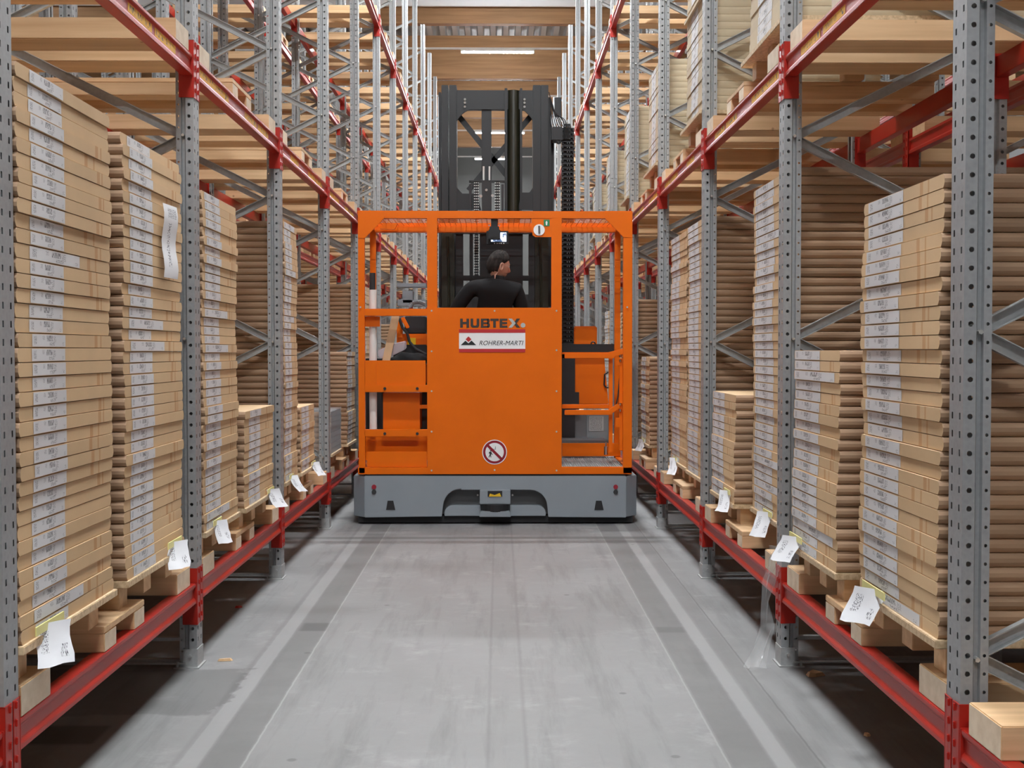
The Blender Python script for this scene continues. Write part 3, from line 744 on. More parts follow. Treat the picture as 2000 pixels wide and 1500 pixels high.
for i in range(10): yy = CF + .08 + i * .09; mb.box(X0 + .05, yy - .0018, Zt - .026, X1 - .05, yy + .0018, Zt - .022)
tag(build(mb, 'roof_mesh', OR, cab), kind='stuff')
mb = MB(); outline(mb, [(748, 436), (776, 437), (770, 448), (742, 447)], CB - .25, CB - .20); build(mb, 'roof_bracket', OR, cab)
# front panel with rivets
pan = build(rb(MB(), 834, 601, 1097, 926, CF - .008, CF + .012), 'front_panel', OR, cab, bevel=.002)
mb = MB()
for px, py in ((843, 607), (843, 686), (843, 764), (843, 843), (843, 919), (1087, 607), (1087, 684), (1087, 764), (1087, 843), (1087, 919), (966, 607), (966, 918), (704, 600), (1225, 600)):
    mb.tube(pp(px, py, CF - .0075), pp(px, py, CF - .013), .0075, 8)
tag(build(mb, 'rivets', 'bolt_steel', pan), kind='stuff')
PF = CF - .0095
def flat(polys, name, mat, parent, Y=PF, t=.0012):
    mb = MB()
    for p in polys: outline(mb, p, Y - t, Y)
    return build(mb, name, mat, parent, merge=False)
def glyph_rects(rs): return [[(a, b), (c_, b), (c_, d), (a, d)] for a, b, c_, d in rs]
# block lettering HUBTEX.
y0_, y1_ = 622.3, 640
def G(x): return 898.7 + x
H = glyph_rects([(898.7, y0_, 904, y1_), (911, y0_, 916.2, y1_), (904, 628.6, 911, 633)])
U = [[(919, y0_), (924.3, y0_), (924.3, 634.5), (925.8, 636), (929.4, 636), (930.9, 634.5), (930.9, y0_), (936.2, y0_), (936.2, 636.5), (933, 640), (922.2, 640), (919, 636.5)]]
Bl = glyph_rects([(939, y0_, 944.2, y1_), (944.2, y0_, 953.5, 626), (944.2, 629.4, 954, 632.8), (944.2, 636.3, 954, y1_)]) + [[(951.5, y0_), (954.5, y0_), (956.3, 624.3), (956.3, 628.6), (955, 630.5), (957, 633), (957, 637.5), (954.6, y1_), (951.8, y1_), (951.8, 633), (951.2, 630)]]
Tt = glyph_rects([(957.6, y0_, 974, 626.8), (963.2, 626.8, 968.6, y1_)])
Ee = glyph_rects([(975.8, y0_, 981, y1_), (981, y0_, 991, 626.3), (981, 629, 990.5, 633), (981, 635.9, 991, y1_)])
Xd = [[(1009, y0_), (1016, y0_), (1008.8, 631), (1016, 640), (1009, 640), (1005, 634.5), (1006.8, 631), (1005, 628.5)]]
Xg = [[(993, y0_), (1000, y0_), (1007.3, 631.2), (1000, 640), (993, 640), (1000.2, 631.2)]]
flat(H + U + Bl + Tt + Ee + Xd, 'lettering', 'letter_dark', pan)
flat(Xg, 'grey_letter_stroke', 'letter_grey', pan, Y=PF - .0004)
flat([arc(1021.5, 635.2, 4.7, 0, 345, 15)], 'lettering_dot', 'letter_grey', pan)
# dealer sign
sg = flat([[(896.5, 643), (1026, 643), (1026, 688), (896.5, 688)]], 'dealer_sign', 'sign_white', pan)
flat(glyph_rects([(896.5, 643, 1026, 650), (896.5, 681.3, 1026, 688)]), 'red_band', 'sign_red', sg, Y=PF - .0014)
flat([[(900, 674), (909, 665.4), (915, 670.6), (921, 665.2), (930, 674)]], 'mountain_mark', 'sign_black', sg, Y=PF - .0014)
flat([[(915, 657), (920.8, 662.6), (915, 668), (909.2, 662.6)]], 'red_diamond', 'sign_red', sg, Y=PF - .0014)
def text(body, name, mat, parent, x, z, Y, size, wdt=None, shear=0, off=0):
    cu = bpy.data.curves.new(name, 'FONT'); cu.body = body; cu.size = size; cu.shear = shear; cu.offset = off; cu.extrude = .0005; cu.resolution_u = 3
    o = bpy.data.objects.new(name, cu); C.objects.link(o); bpy.context.view_layer.update()
    me = bpy.data.meshes.new_from_object(o); bpy.data.objects.remove(o)
    xs = [v_.co.x for v_ in me.vertices]; sx_ = wdt / (max(xs) - min(xs)) if wdt else 1; mn = min(xs)
    for v_ in me.vertices: v_.co = ((v_.co.x - mn) * sx_, -v_.co.z, v_.co.y)
    me.materials.clear(); me.materials.append(MATS[mat]); return link(name, me, parent, (x, Y, z))
xa_, za_ = WP(936, 674.2, PF); xb_, _ = WP(1022.5, 674, PF)
text('ROHRER-MARTI', 'sign_text', 'sign_black', sg, xa_, za_, PF - .002, .052, xb_ - xa_, .28, 0)
# prohibition sign
def disc(px, py, r, n=40): return arc(px, py, r, 0, 360 * (n - 1) / n, n - 1)
ps = flat([disc(966, 883, 24.2)], 'prohibition_sign', 'sign_white', pan)
mb = MB(); q = [WP(a, b, PF - .0014) for a, b in disc(966, 883, 22.6)]; q2 = [WP(a, b, PF - .0014) for a, b in disc(966, 883, 18)]
for i in range(40): k = (i + 1) % 40; mb.face([(q[i][0], PF - .0014, q[i][1]), (q[k][0], PF - .0014, q[k][1]), (q2[k][0], PF - .0014, q2[k][1]), (q2[i][0], PF - .0014, q2[i][1])])
build(mb, 'red_ring', 'sign_dark_red', ps)
flat([[(950.5, 871.5), (954, 868), (981, 894.5), (977.5, 898)]], 'red_bar', 'sign_dark_red', ps, Y=PF - .0024)
flat([disc(958.5, 880.3, 1.3, 10), [(955.5, 882.5), (959.5, 882), (960.8, 886.3), (963, 887), (962.5, 888), (959.6, 887), (958.7, 889), (959.6, 893.5), (958.6, 893.5), (957.3, 890), (955.3, 893.5), (954, 893.3), (956.4, 888), (956.3, 885), (955.2, 886.6), (954.6, 885)],
      [(955, 876.9), (967.3, 877.2), (967.3, 872), (968.1, 872), (968.1, 878), (955, 877.6)]], 'walking_figure', 'sign_black', ps, Y=PF - .0016)
# left side: trays, boxes, pipe
mb = MB(); rb(mb, 713, 704, 831, 752, CF + .012, CF + .024); rb(mb, 713, 704, 735, 752, CF + .006, CF + .012); rb(mb, 713, 704, 831, 752, CF + .30, CF + .31, CF + .3); 
xa_, z1_ = WP(713, 704, CF); xb_, z0_ = WP(831, 750, CF); mb.box(xa_, CF + .02, z0_ - .0, xb_, CF + .31, z0_ + .01)
for xx in (xa_, xb_ - .008): mb.box(xx, CF + .02, z0_, xx + .008, CF + .31, z1_ - .03)
build(mb, 'storage_tray', OR, cab)
mb = MB(); rb(mb, 748, 767, 820, 840, CF + .10, CF + .42, CF + .1); build(mb, 'side_box', OR, cab, bevel=.004)
mb = MB(); rb(mb, 822, 766, 836, 840, CF + .30, CF + .45, CF + .1); rb(mb, 745, 766, 749, 840, CF + .12, CF + .3, CF + .1); build(mb, 'dark_post', 'black_plastic', cab)
mb = MB(); rb(mb, 820, 791, 836, 798, CF + .08, CF + .11); build(mb, 'rail_stub', OR, cab)
mb = MB(); rb(mb, 717, 882, 834, 912, CF + .02, CF + .03); build(mb, 'lower_plate', OR, cab, bevel=.002)
mb = MB(); rb(mb, 712, 852, 836, 900, CF + .16, CF + .17, CF + .1); build(mb, 'rear_plate', OR, cab)
mb = MB()
for px, py in ((751.5, 759), (815, 759), (751.5, 847), (815, 847)): mb.tube(pp(px, py, CF + .001), pp(px, py, CF - .006), .012, 12)
build(mb, 'rubber_plugs', 'black_rubber', cab)
mb = MB(); x_, zt_ = WP(728, 566, CF + .09); _, zb_ = WP(728, 840, CF + .09); mb.tube((x_, CF + .1, zb_), (x_, CF + .1, zt_), .031, 18)
pipe = build(mb, 'grey_pipe', 'white_tube', cab, smooth=False)
mb = MB(); _, zc = WP(727, 533, CF + .09); mb.tube((x_ - .003, CF + .1, zt_), (x_ - .003, CF + .1, zc), .024, 16); build(mb, 'rubber_grip', 'black_rubber', pipe)
mb = MB(); rb(mb, 713, 618, 742, 638, CF + .055, CF + .065); build(mb, 'pipe_clamp', OR, cab)
# things inside the left bay behind the frame
mb = MB(); rb(mb, 775, 652, 834, 674, CF + .35, CF + .6, CF + .35); rb(mb, 775, 625, 786, 660, CF + .34, CF + .4, CF + .35); build(mb, 'control_console', OR, cab, bevel=.003)
mb = MB(); rb(mb, 796, 660, 812, 673, CF + .345, CF + .35); build(mb, 'yellow_plate', 'amber', cab)
mb = MB(); rb(mb, 790, 618, 832, 652, CF + .36, CF + .55, CF + .36); rb(mb, 768, 673, 834, 704, CF + .33, CF + .5, CF + .33); build(mb, 'console_housing', 'black_plastic', cab, bevel=.008)
mb = MB(); mb.obox(pp(786, 620, CF + .3), pp(797, 641, CF + .3), .03, .03); build(mb, 'orange_lever', OR, cab, bevel=.004)
mb = MB(); mb.path([pp(780, 622, CF + .28), pp(786, 640, CF + .28), pp(795, 650, CF + .28), pp(800, 668, CF + .28), pp(812, 682, CF + .28), pp(832, 692, CF + .28)], .012, 8); build(mb, 'console_cable', 'black_rubber', cab)
mb = MB()
for a, b, c_, d in ((775, 553, 832, 561), (786, 568, 806, 592), (776, 585, 832, 598)): rb(mb, a, b, c_, d, 11.4, 11.6, 11.4)
mb.path([pp(800, 600, 11.2), pp(806, 592, 11.2), pp(818, 590, 11.2), pp(830, 594, 11.2)], .02, 8)
build(mb, 'load_arm', 'truck_grey', truck, bevel=.004)['kind'] = 'stuff'
# operator switch plate on the right
sw = build(outline(MB(), [(1038, 426), (1078, 426), (1078, 463), (1046, 463), (1040, 459), (1039, 440)], CF + .004, CF + .012), 'switch_plate', OR, cab)
build(outline(MB(), disc(1053, 449, 11, 24), CF - .004, CF + .003), 'steel_disc', 'sign_white', sw)
build(MB().tube(pp(1053, 441, CF - .006), pp(1053.5, 456, CF - .006), .008, 8), 'hanging_key', 'truck_grey_dark', sw)
gs = build(outline(MB(), [(1062, 429), (1073.5, 429), (1073.5, 441.5), (1062, 441.5)], CF + .000, CF + .003), 'exit_sign', 'sign_green', sw)
build(outline(MB(), [(1065.5, 434), (1067.5, 431), (1069.5, 434), (1068.6, 440), (1066.3, 440)], CF - .002, CF - .0005), 'white_pictogram', 'sign_white', gs)
# camera and monitor
cm = tag(empty('camera_monitor', (0, 0, 0), cab), 'black camera bracket with lit monitor')
mb = MB(); rb(mb, 959, 426, 972, 444, CF + .03, CF + .06); rb(mb, 956, 442, 975, 450, CF + .0, CF + .06); rb(mb, 954, 448, 977, 467, CF - .02, CF + .05); build(mb, 'camera_body', 'black_plastic', cm, bevel=.004)
mb = MB(); rb(mb, 958, 450, 973, 463, CF - .024, CF - .02); build(mb, 'camera_lens', 'black_rubber', cm, bevel=.001)
mb = MB()
for px in (955.5, 975): mb.tube(pp(px, 440, CF - .002), pp(px, 440, CF - .012), .007, 8)
build(mb, 'bracket_bolts', 'chrome', cm)
mb = MB(); rb(mb, 950, 451, 993, 477, CF + .10, CF + .14, CF + .1); build(mb, 'monitor', 'black_plastic', cm, bevel=.004)
build(rb(MB(), 959, 454, 989, 472, CF + .096, CF + .10, CF + .1), 'monitor_screen', 'screen', cm)
mb = MB()
for px in (966, 971, 975, 979, 984): mb.tube(pp(px, 475.3, CF + .101), pp(px, 475.3, CF + .097), .005, 6)
build(mb, 'monitor_buttons', 'sign_white', cm)

# platform and right-hand gate
mb = MB(); xa_, zf_ = WP(1098, 911, CF + .06); xb_, _ = WP(1220, 911, CF + .06); xl_, _ = WP(712, 911, CF + .06)
mb.box(xl_, CF + .06, zf_ - .03, xb_, CB, zf_ - .022)
for i in range(28): xx = xa_ + (xb_ - xa_) * i / 27; mb.box(xx - .003, CF + .06, zf_ - .022, xx + .003, CB, zf_)
for i in range(16): yy = CF + .08 + i * .055; mb.box(xa_, yy - .003, zf_ - .018, xb_, yy + .003, zf_)
build(mb, 'platform_grating', 'galvanised_bright', cab)
mb = MB(); rb(mb, 1098, 866, 1212, 891, CB - .1, CB - .06, CB - .1); build(mb, 'kick_plate', OR, cab)
gate = tag(empty('side_gate', (0, 0, 0), truck), 'orange hinged safety gate')
mb = MB(); rb(mb, 1098, 688, 1212, 692, CF + .12, CF + .16, CF + .12); rb(mb, 1103, 690.5, 1200, 700, CF + .04, CF + .075, CF + .04)
mb.obox(pp(1186, 694, CF + .06), pp(1219, 686, CF + .05), .03, .045)
build(mb, 'upper_bar', OR, gate, bevel=.003)
mb = MB(); rb(mb, 1098, 790, 1190, 798, CF + .14, CF + .18, CF + .14); rb(mb, 1103, 801, 1196, 810.5, CF + .04, CF + .075, CF + .04)
mb.obox(pp(1192, 804, CF + .06), pp(1209, 792, CF + .06), .03, .04)
build(mb, 'lower_bar', OR, gate, bevel=.003)
mb = MB(); rb(mb, 1189.5, 698, 1196.5, 884, CF + .10, CF + .13, CF + .1); rb(mb, 1210, 700, 1219, 880, CF + .055, CF + .09, CF + .055); rb(mb, 1202, 816, 1212, 835, CF + .05, CF + .07, CF + .05); rb(mb, 1204, 706, 1214, 714, CF + .05, CF + .07, CF + .05)
build(mb, 'gate_post', OR, gate, bevel=.003)
mb = MB()
for py in (693, 702, 787, 799): mb.tube(pp(1212, py, CF + .05), pp(1212, py + 5, CF + .05), .012, 8)
mb.tube(pp(1183.5, 888, CF + .10), pp(1183.5, 872, CF + .10), .017, 12).tube(pp(1183.5, 871, CF + .10), pp(1183.5, 863, CF + .10), .007, 8)
build(mb, 'hinge_pins', 'chrome', gate)
mb = MB(); mb.path([pp(1210, 738, CF + .1), pp(1207, 775, CF + .1), pp(1203, 792, CF + .1)], .005, 6); build(mb, 'gas_strut', 'black_plastic', gate)

# behind the cab: tower, energy chain, covers
twr = tag(empty('drive_unit', (0, 0, 0), truck), 'orange and black rear drive unit')
YB = 10.98
build(rb(MB(), 1121, 637, 1166, 700, YB + .35, YB + .75, YB + .35), 'orange_cover', OR, twr, bevel=.01)
mb = MB(); outline(mb, [(1120, 698), (1180, 698), (1189, 790), (1120, 790)], YB + .1, YB + .55); build(mb, 'orange_hood', OR, twr, bevel=.008)
build(rb(MB(), 1098, 672, 1200, 688, YB + .03, YB + .6, YB + .03), 'black_shelf', 'black_plastic', twr, bevel=.003)
mb = MB(); mb.path([pp(1154, 673, YB + .05), pp(1156, 668, YB + .05), pp(1161, 668, YB + .05), pp(1163, 673, YB + .05)], .006, 8); build(mb, 'black_loop', 'black_plastic', twr)
mb = MB(); mb.path([pp(1188, 727, YB + .08), pp(1181, 731, YB + .08), pp(1180, 752, YB + .08), pp(1184, 757, YB + .08), pp(1190, 757, YB + .08)], .007, 8); build(mb, 'black_handle', 'black_plastic', twr)
build(rb(MB(), 1098, 700, 1123, 870, YB + .05, YB + .5, YB + .05), 'black_column', 'black_plastic', twr)
build(rb(MB(), 1122, 766, 1131, 800, YB + .06, YB + .4, YB + .06), 'black_block', 'black_plastic', twr)
build(rb(MB(), 1120, 808, 1148, 868, YB + .12, YB + .5, YB + .12), 'black_cabinet', 'truck_grey_dark', twr, bevel=.004)
gc = build(rb(MB(), 1146, 808, 1190, 868, YB + .08, YB + .5, YB + .08), 'grey_cabinet', 'grey_cabinet', twr, bevel=.012)
xa_, za_ = WP(1151, 842, YB + .075); xb_, zb_ = WP(1179, 813, YB + .075)
build(MB().face([(xa_, YB + .077, za_), (xb_, YB + .077, za_), (xb_, YB + .077, zb_), (xa_, YB + .077, zb_)], 0, [(0, 0), (1, 0), (1, 1), (0, 1)]), 'rating_plate', 'plate_print', gc, merge=False)
build(rb(MB(), 714, 700, 1098, 900, YB + .2, YB + .6, YB + .2), 'rear_bulkhead', 'black_plastic', twr)
build(MB().box(-1.0, 10.95, .38, .95, 12.3, .62), 'rear_deck', 'truck_grey', twr, bevel=.01)

# mast
mast = tag(empty('mast', (0, 0, 0), truck), 'black lifting mast')
MY = 11.2
def ch_(px0, px1, py0, py1, Y0, Y1, name, mat='mast_black', bev=.003): return build(rb(MB(), px0, py0, px1, py1, Y0, Y1, Y0), name, mat, mast, bevel=bev)
ch_(862, 876.3, 166, 900, MY, MY + .32, 'outer_rail'); ch_(877.2, 892.5, 166, 900, MY + .01, MY + .28, 'inner_rail')
ch_(1041, 1055.5, 166, 900, MY + .01, MY + .28, 'inner_rail'); ch_(1056.3, 1070.5, 166, 900, MY, MY + .32, 'outer_rail')
ch_(856.5, 862, 180, 600, MY + .10, MY + .4, 'side_rail'); ch_(1070.5, 1076, 190, 600, MY + .1, MY + .4, 'side_rail')
ch_(1076, 1082, 260, 600, MY + .2, MY + .4, 'side_rail')
def gus(p, nm='corner_plate'): build(outline(MB(), p, MY + .03, MY + .06), nm, 'mast_black', mast)
ch_(892, 1041, 176, 214, MY + .03, MY + .10, 'head_beam')
mb = MB()
for px in (908, 1024.5):
    for py in (194, 200.5, 208.5): mb.tube(pp(px, py, MY + .032), pp(px, py, MY + .018), .011, 8)
build(mb, 'head_bolts', 'bolt_steel', mast)
gus([(892, 213), (918, 213)] + [(910, 217), (903, 222), (896, 230), (892, 236)]); gus([(1041, 213), (1019, 213), (1026, 217), (1033, 224), (1038, 231), (1041, 236)])
ch_(940.5, 960, 213, 352, MY + .05, MY + .11, 'centre_bar')
mb = MB()
for a, b in ((pp(892, 222, MY + .16), pp(992, 346, MY + .16)), (pp(1041, 222, MY + .16), pp(915, 372, MY + .16))): mb.obox(a, b, .05, .012, up=(0, 1, 0))
build(mb, 'cross_brace', 'mast_black', mast)
gus([(892, 366), (903, 378), (930, 378), (940, 410), (892, 410)]); gus([(1041, 366), (1034, 376), (1020, 376), (1010, 410), (1041, 410)])
ch_(985.5, 991, 172, 410, MY - .02, MY + .06, 'guide_edge'); ch_(1015.5, 1020, 172, 410, MY - .02, MY + .06, 'guide_edge')
cyl = build(MB().tube((WP(1003, 0, MY)[0], MY + .06, 0.9), (WP(1003, 0, MY)[0], MY + .06, WP(0, 173, MY)[1]), .058, 20), 'lift_cylinder', 'mast_olive', mast)
for p in (944.6, 956): build(MB().tube(pp(p, 352, MY + .0), pp(p, 325, MY + .0), .0085, 10), 'polished_rod', 'white_tube', mast)
mb = MB(); rb(mb, 916, 352, 986, 354.5, MY - .05, MY + .05, MY - .05); rb(mb, 941, 354, 960, 412, MY - .05, MY + .05, MY - .05); rb(mb, 916, 360, 921, 410, MY - .04, MY + .05, MY - .04); rb(mb, 979, 360, 984, 410, MY - .04, MY + .05, MY - .04)
build(mb, 'chain_yoke', 'black_plastic', mast)
mb = MB(); mb.tube(pp(950, 371, MY - .05), pp(950, 371, MY - .06), .012, 10).tube(pp(939, 383, MY - .05), pp(939, 383, MY - .06), .014, 8).tube(pp(962, 382, MY - .05), pp(962, 382, MY - .06), .014, 8); build(mb, 'yoke_bolts', 'bolt_steel', mast)
def chain(px0, px1, py0, py1, Y, name='lift_chain'):
    mb = MB(); xa_, z1_ = WP(px0, py0, Y); xb_, z0_ = WP(px1, py1, Y); z = z1_; k = 0
    mb.box(xa_ + .008, Y + .006, z0_, xb_ - .008, Y + .012, z1_, 0)
    while z > z0_:
        for j_ in range(3):
            w_ = (xb_ - xa_) / 3; mb.box(xa_ + j_ * w_ + .003, Y - .008, z - .013, xa_ + (j_ + 1) * w_ - .003, Y + .006, z - .006, 1)
        z -= .024
    return tag(build(mb, name, ['black_plastic', 'bolt_steel'], mast), kind='stuff')
chain(925, 936, 355, 560, MY - .03); chain(965.5, 977, 355, 412, MY - .03)
# carriage behind the operator (window slots left open between the bars)
YC = 11.05
ch_(862, 888, 452, 900, YC, YC + .1, 'guide_tube', 'mast_olive', .02); ch_(1045, 1071, 452, 900, YC, YC + .1, 'guide_tube', 'mast_olive', .02)
ch_(890, 905, 452, 900, YC + .02, YC + .1, 'carriage_bar'); ch_(917, 924, 452, 900, YC + .02, YC + .1, 'carriage_bar'); ch_(937, 1021, 452, 900, YC + .02, YC + .12, 'carriage_plate')
ch_(1032.5, 1044, 452, 900, YC + .02, YC + .1, 'carriage_bar'); ch_(888, 1046, 450, 457, YC - .01, YC + .02, 'carriage_beam')
ch_(890, 1044, 538, 548, YC + .03, YC + .1, 'carriage_beam'); ch_(890, 1044, 575, 900, YC + .03, YC + .1, 'carriage_plate')
mb = MB(); mb.path([pp(1053, 462, YC - .04), pp(1056, 500, YC - .04), pp(1057, 600, YC - .04)], .012, 8); build(mb, 'hydraulic_hose', 'mast_olive', mast)
mb = MB(); mb.path([pp(874, 462, YC - .02), pp(876, 520, YC - .02), pp(877, 600, YC - .02)], .012, 8); build(mb, 'hydraulic_hose', 'mast_olive', mast)
# energy chain and cable box
mb = MB(); xa_, z1_ = WP(1098, 249, MY + .1); xb_, z0_ = WP(1120.5, 700, MY + .1); z = z1_
mb.box(xa_, MY + .13, z0_, xb_, MY + .2, z1_, 0)
while z > z0_:
    mb.box(xa_, MY + .095, z - .030, xa_ + .012, MY + .14, z - .002, 0); mb.box(xb_ - .012, MY + .095, z - .030, xb_, MY + .14, z - .002, 0)
    mb.box(xa_ + .012, MY + .10, z - .012, xb_ - .012, MY + .13, z - .002, 0)
    mb.box(xa_ + .045, MY + .095, z - .026, xa_ + .050, MY + .132, z - .014, 1); mb.box(xa_ + .065, MY + .095, z - .026, xa_ + .070, MY + .132, z - .014, 1)
    z -= .040
tag(build(mb, 'energy_chain', ['black_plastic', 'grey_cabinet'], mast), kind='stuff')
ch_(1077, 1099, 247, 275, MY + .0, MY + .14, 'junction_box', 'black_plastic', .01)
ch_(1083, 1096.5, 190, 228, MY + .12, MY + .15, 'mounting_plate')
mb = MB(); rnd = random.Random(5)
for k in range(7):
    a = 1074 + k * 3.0; mb.path([pp(1072 + k * 1.2, 180 + k * 4, MY + .05), pp(1077 + k, 200 + k * 3, MY + .03 + k * .004), pp(a, 225, MY + .05), pp(a + 2 + k * 1.5, 240 + rnd.uniform(-6, 6), MY + .04), pp(a + 4 + k * 2.2, 252, MY + .06)], .004, 6)
mb.path([pp(1085, 222, MY + .04), pp(1094, 228, MY + .03), pp(1100, 236, MY + .04), pp(1103, 250, MY + .1)], .005, 6)
mb.path([pp(1083, 274, MY + .01), pp(1090, 281, MY + .01), pp(1095, 279, MY + .01), pp(1093, 272, MY + .01)], .006, 6)
build(mb, 'cables', 'black_plastic', mast)
for k in range(5): build(MB().path([pp(1101 + k * 3.2, 272, MY + .09), pp(1102 + k * 3, 248, MY + .08), pp(1104 + k * 2.2, 242, MY + .09)], .006, 6), 'cable', 'black_rubber', mast)

# things carried in the tray
tag(build(MB().obox(pp(754, 706, CF + .08), pp(773, 617, CF + .16), .062, .02, up=(0, 1, 0)), 'wooden_board', 'board_wood', bevel=.002), 'wooden board leaning in the open side bay of the orange truck', 'board')
mb = MB(); a_ = [(737, 686), (741, 700), (764, 696), (791, 683), (790, 668), (765, 673)]
q = [pp(x_, y_, CF + .17) for x_, y_ in a_]; q2 = [(p[0] + .01, p[1] + .07, p[2] + .012) for p in q]
mb.face(q); mb.face(q2[::-1])
for i in range(6): mb.face([q[i], q2[i], q2[(i + 1) % 6], q[(i + 1) % 6]])
tag(build(mb, 'plastic_packet', 'clear_bag', bevel=.006), 'shiny grey plastic packet lying behind the wooden board in the tray', 'packet')
mb = MB(); rnd = random.Random(11); cx_, cz_ = WP(800, 700, CF + .16); bm = bmesh.new(); bmesh.ops.create_icosphere(bm, subdivisions=3, radius=1)
for v_ in bm.verts: k = 1 + .10 * math.sin(v_.co.x * 6 + v_.co.z * 4) + .06 * math.sin(v_.co.z * 11); v_.co = Vector((v_.co.x * .15 * k, v_.co.y * .09 * k, max(-.06, v_.co.z * .075 * k)))
me = bpy.data.meshes.new('black_bag'); bm.to_mesh(me); bm.free(); me.materials.append(MATS['black_cloth']); me.polygons.foreach_set('use_smooth', [True] * len(me.polygons))
tag(link('black_bag', me, None, (cx_, CF + .15, cz_ - .02)), 'crumpled black cloth bag in the side tray of the orange truck', 'bag')

# ------------------------------------------------------------------ operator, seen from behind, looking down to the right
def skin_body(name, verts, edges, mat, parent, lvl=2, root=0):
    me = bpy.data.meshes.new(name); me.from_pydata([v_[:3] for v_ in verts], edges, []); o = link(name, me, parent)
    sk = o.modifiers.new('skin', 'SKIN')
    if not me.skin_vertices: 
        return o
    for i, v_ in enumerate(verts):
        d = me.skin_vertices[0].data[i]; d.radius = (v_[3], v_[4] if len(v_) > 4 else v_[3]); d.use_root = (i == root)
    ss = o.modifiers.new('sub', 'SUBSURF'); ss.levels = lvl; ss.render_levels = lvl
    sk.use_smooth_shade = True; me.materials.append(MATS[mat])
    bpy.context.view_layer.update(); dg = bpy.context.evaluated_depsgraph_get(); ev = o.evaluated_get(dg); nm = bpy.data.meshes.new_from_object(ev)
    o.modifiers.clear(); o.data = nm; bpy.data.meshes.remove(me); nm.name = name
    nm.materials.clear(); nm.materials.append(MATS[mat]); nm.polygons.foreach_set('use_smooth', [True] * len(nm.polygons)); return o
FLZ = zf_
per = tag(empty('person', (-.045, 10.42, FLZ)), 'person in a black polo shirt seen from behind, standing in the truck cab', 'person')
# coordinates: x right, y away from the camera (the way the person faces), z up from the platform
S_ = [(0, .0, .98, .155, .12), (0, .01, 1.12, .15, .11), (0, .0, 1.28, .165, .12), (.01, .0, 1.455, .15, .10), (.03, .01, 1.525, .072, .068),      # 0-4 torso
      (-.19, .0, 1.465, .075), (-.30, .04, 1.32, .066), (-.37, .12, 1.17, .055),                                                        # left sleeve
      (.19, .01, 1.45, .075), (.235, .06, 1.30, .064), (.235, .13, 1.16, .055)]
skin_body('polo_shirt', S_, [(0, 1), (1, 2), (2, 3), (3, 4), (3, 5), (5, 6), (6, 7), (3, 8), (8, 9), (9, 10)], 'black_cloth', per)
T_ = [(0, .0, .95, .15, .12), (0, 0, .88, .14, .12), (-.09, 0, .80, .09), (-.11, .01, .48, .065), (-.12, .0, .08, .05), (.09, 0, .80, .09), (.11, .01, .48, .065), (.12, 0, .08, .05)]
skin_body('trousers', T_, [(0, 1), (1, 2), (2, 3), (3, 4), (1, 5), (5, 6), (6, 7)], 'trousers_cloth', per, root=0)
for sx in (-1, 1): build(MB().box(-.045, -.09, .0, .045, .17, .07), 'shoe', 'black_rubber', per, loc=(sx * .12, 0, 0), bevel=.02)
# skin: arms with hands, neck and head are one continuous body
def hand(vs, es, wi, wrist, d, side):
    """five bent fingers from a palm"""
    d = Vector(d).normalized(); u = Vector((1, 0, 0)); dn = Vector((0, 0, -1)); w0 = Vector(wrist)
    palm = w0 + d * .05; vs.append((*palm, .026, .014)); p = len(vs) - 1; es.append((wi, p))
    for k, (o, ln) in enumerate(((-.030, .058), (-.010, .072), (.010, .078), (.030, .070))):
        b = palm + d * .035 + u * o; vs.append((*b, .0095)); i0 = len(vs) - 1; es.append((p, i0)); q = b
        for j_, (f_, e_) in enumerate(((.9, .25), (.5, .7), (.1, .95))):
            q = q + (d * f_ + dn * e_).normalized() * ln / 3; vs.append((*q, .0085 - j_ * .0008)); es.append((i0, len(vs) - 1)); i0 = len(vs) - 1
    b = w0 + d * .03 + u * side * .030; vs.append((*b, .011)); i0 = len(vs) - 1; es.append((wi, i0))
    for j_ in range(2): b = b + (d * .7 + u * side * .5 + dn * .3).normalized() * .03; vs.append((*b, .0095)); es.append((i0, len(vs) - 1)); i0 = len(vs) - 1
vs = [(0, 0, 1.10, .12, .09), (0, 0, 1.30, .13, .09), (.01, 0, 1.44, .10, .07), (.025, .01, 1.51, .055, .055), (.04, .025, 1.60, .052, .055),
      (-.19, 0, 1.45, .05), (-.37, .12, 1.15, .04), (-.37, .30, 1.12, .028), (.19, .01, 1.435, .05), (.235, .13, 1.14, .04), (.18, .32, 1.10, .028)]
es = [(0, 1), (1, 2), (2, 3), (3, 4), (2, 5), (5, 6), (6, 7), (2, 8), (8, 9), (9, 10)]
hand(vs, es, 7, (-.37, .30, 1.12), (.1, 1, -.05), 1); hand(vs, es, 10, (.18, .32, 1.10), (-.1, 1, -.05), -1)
body = skin_body('body', vs, es, 'skin', per, lvl=1, root=0)
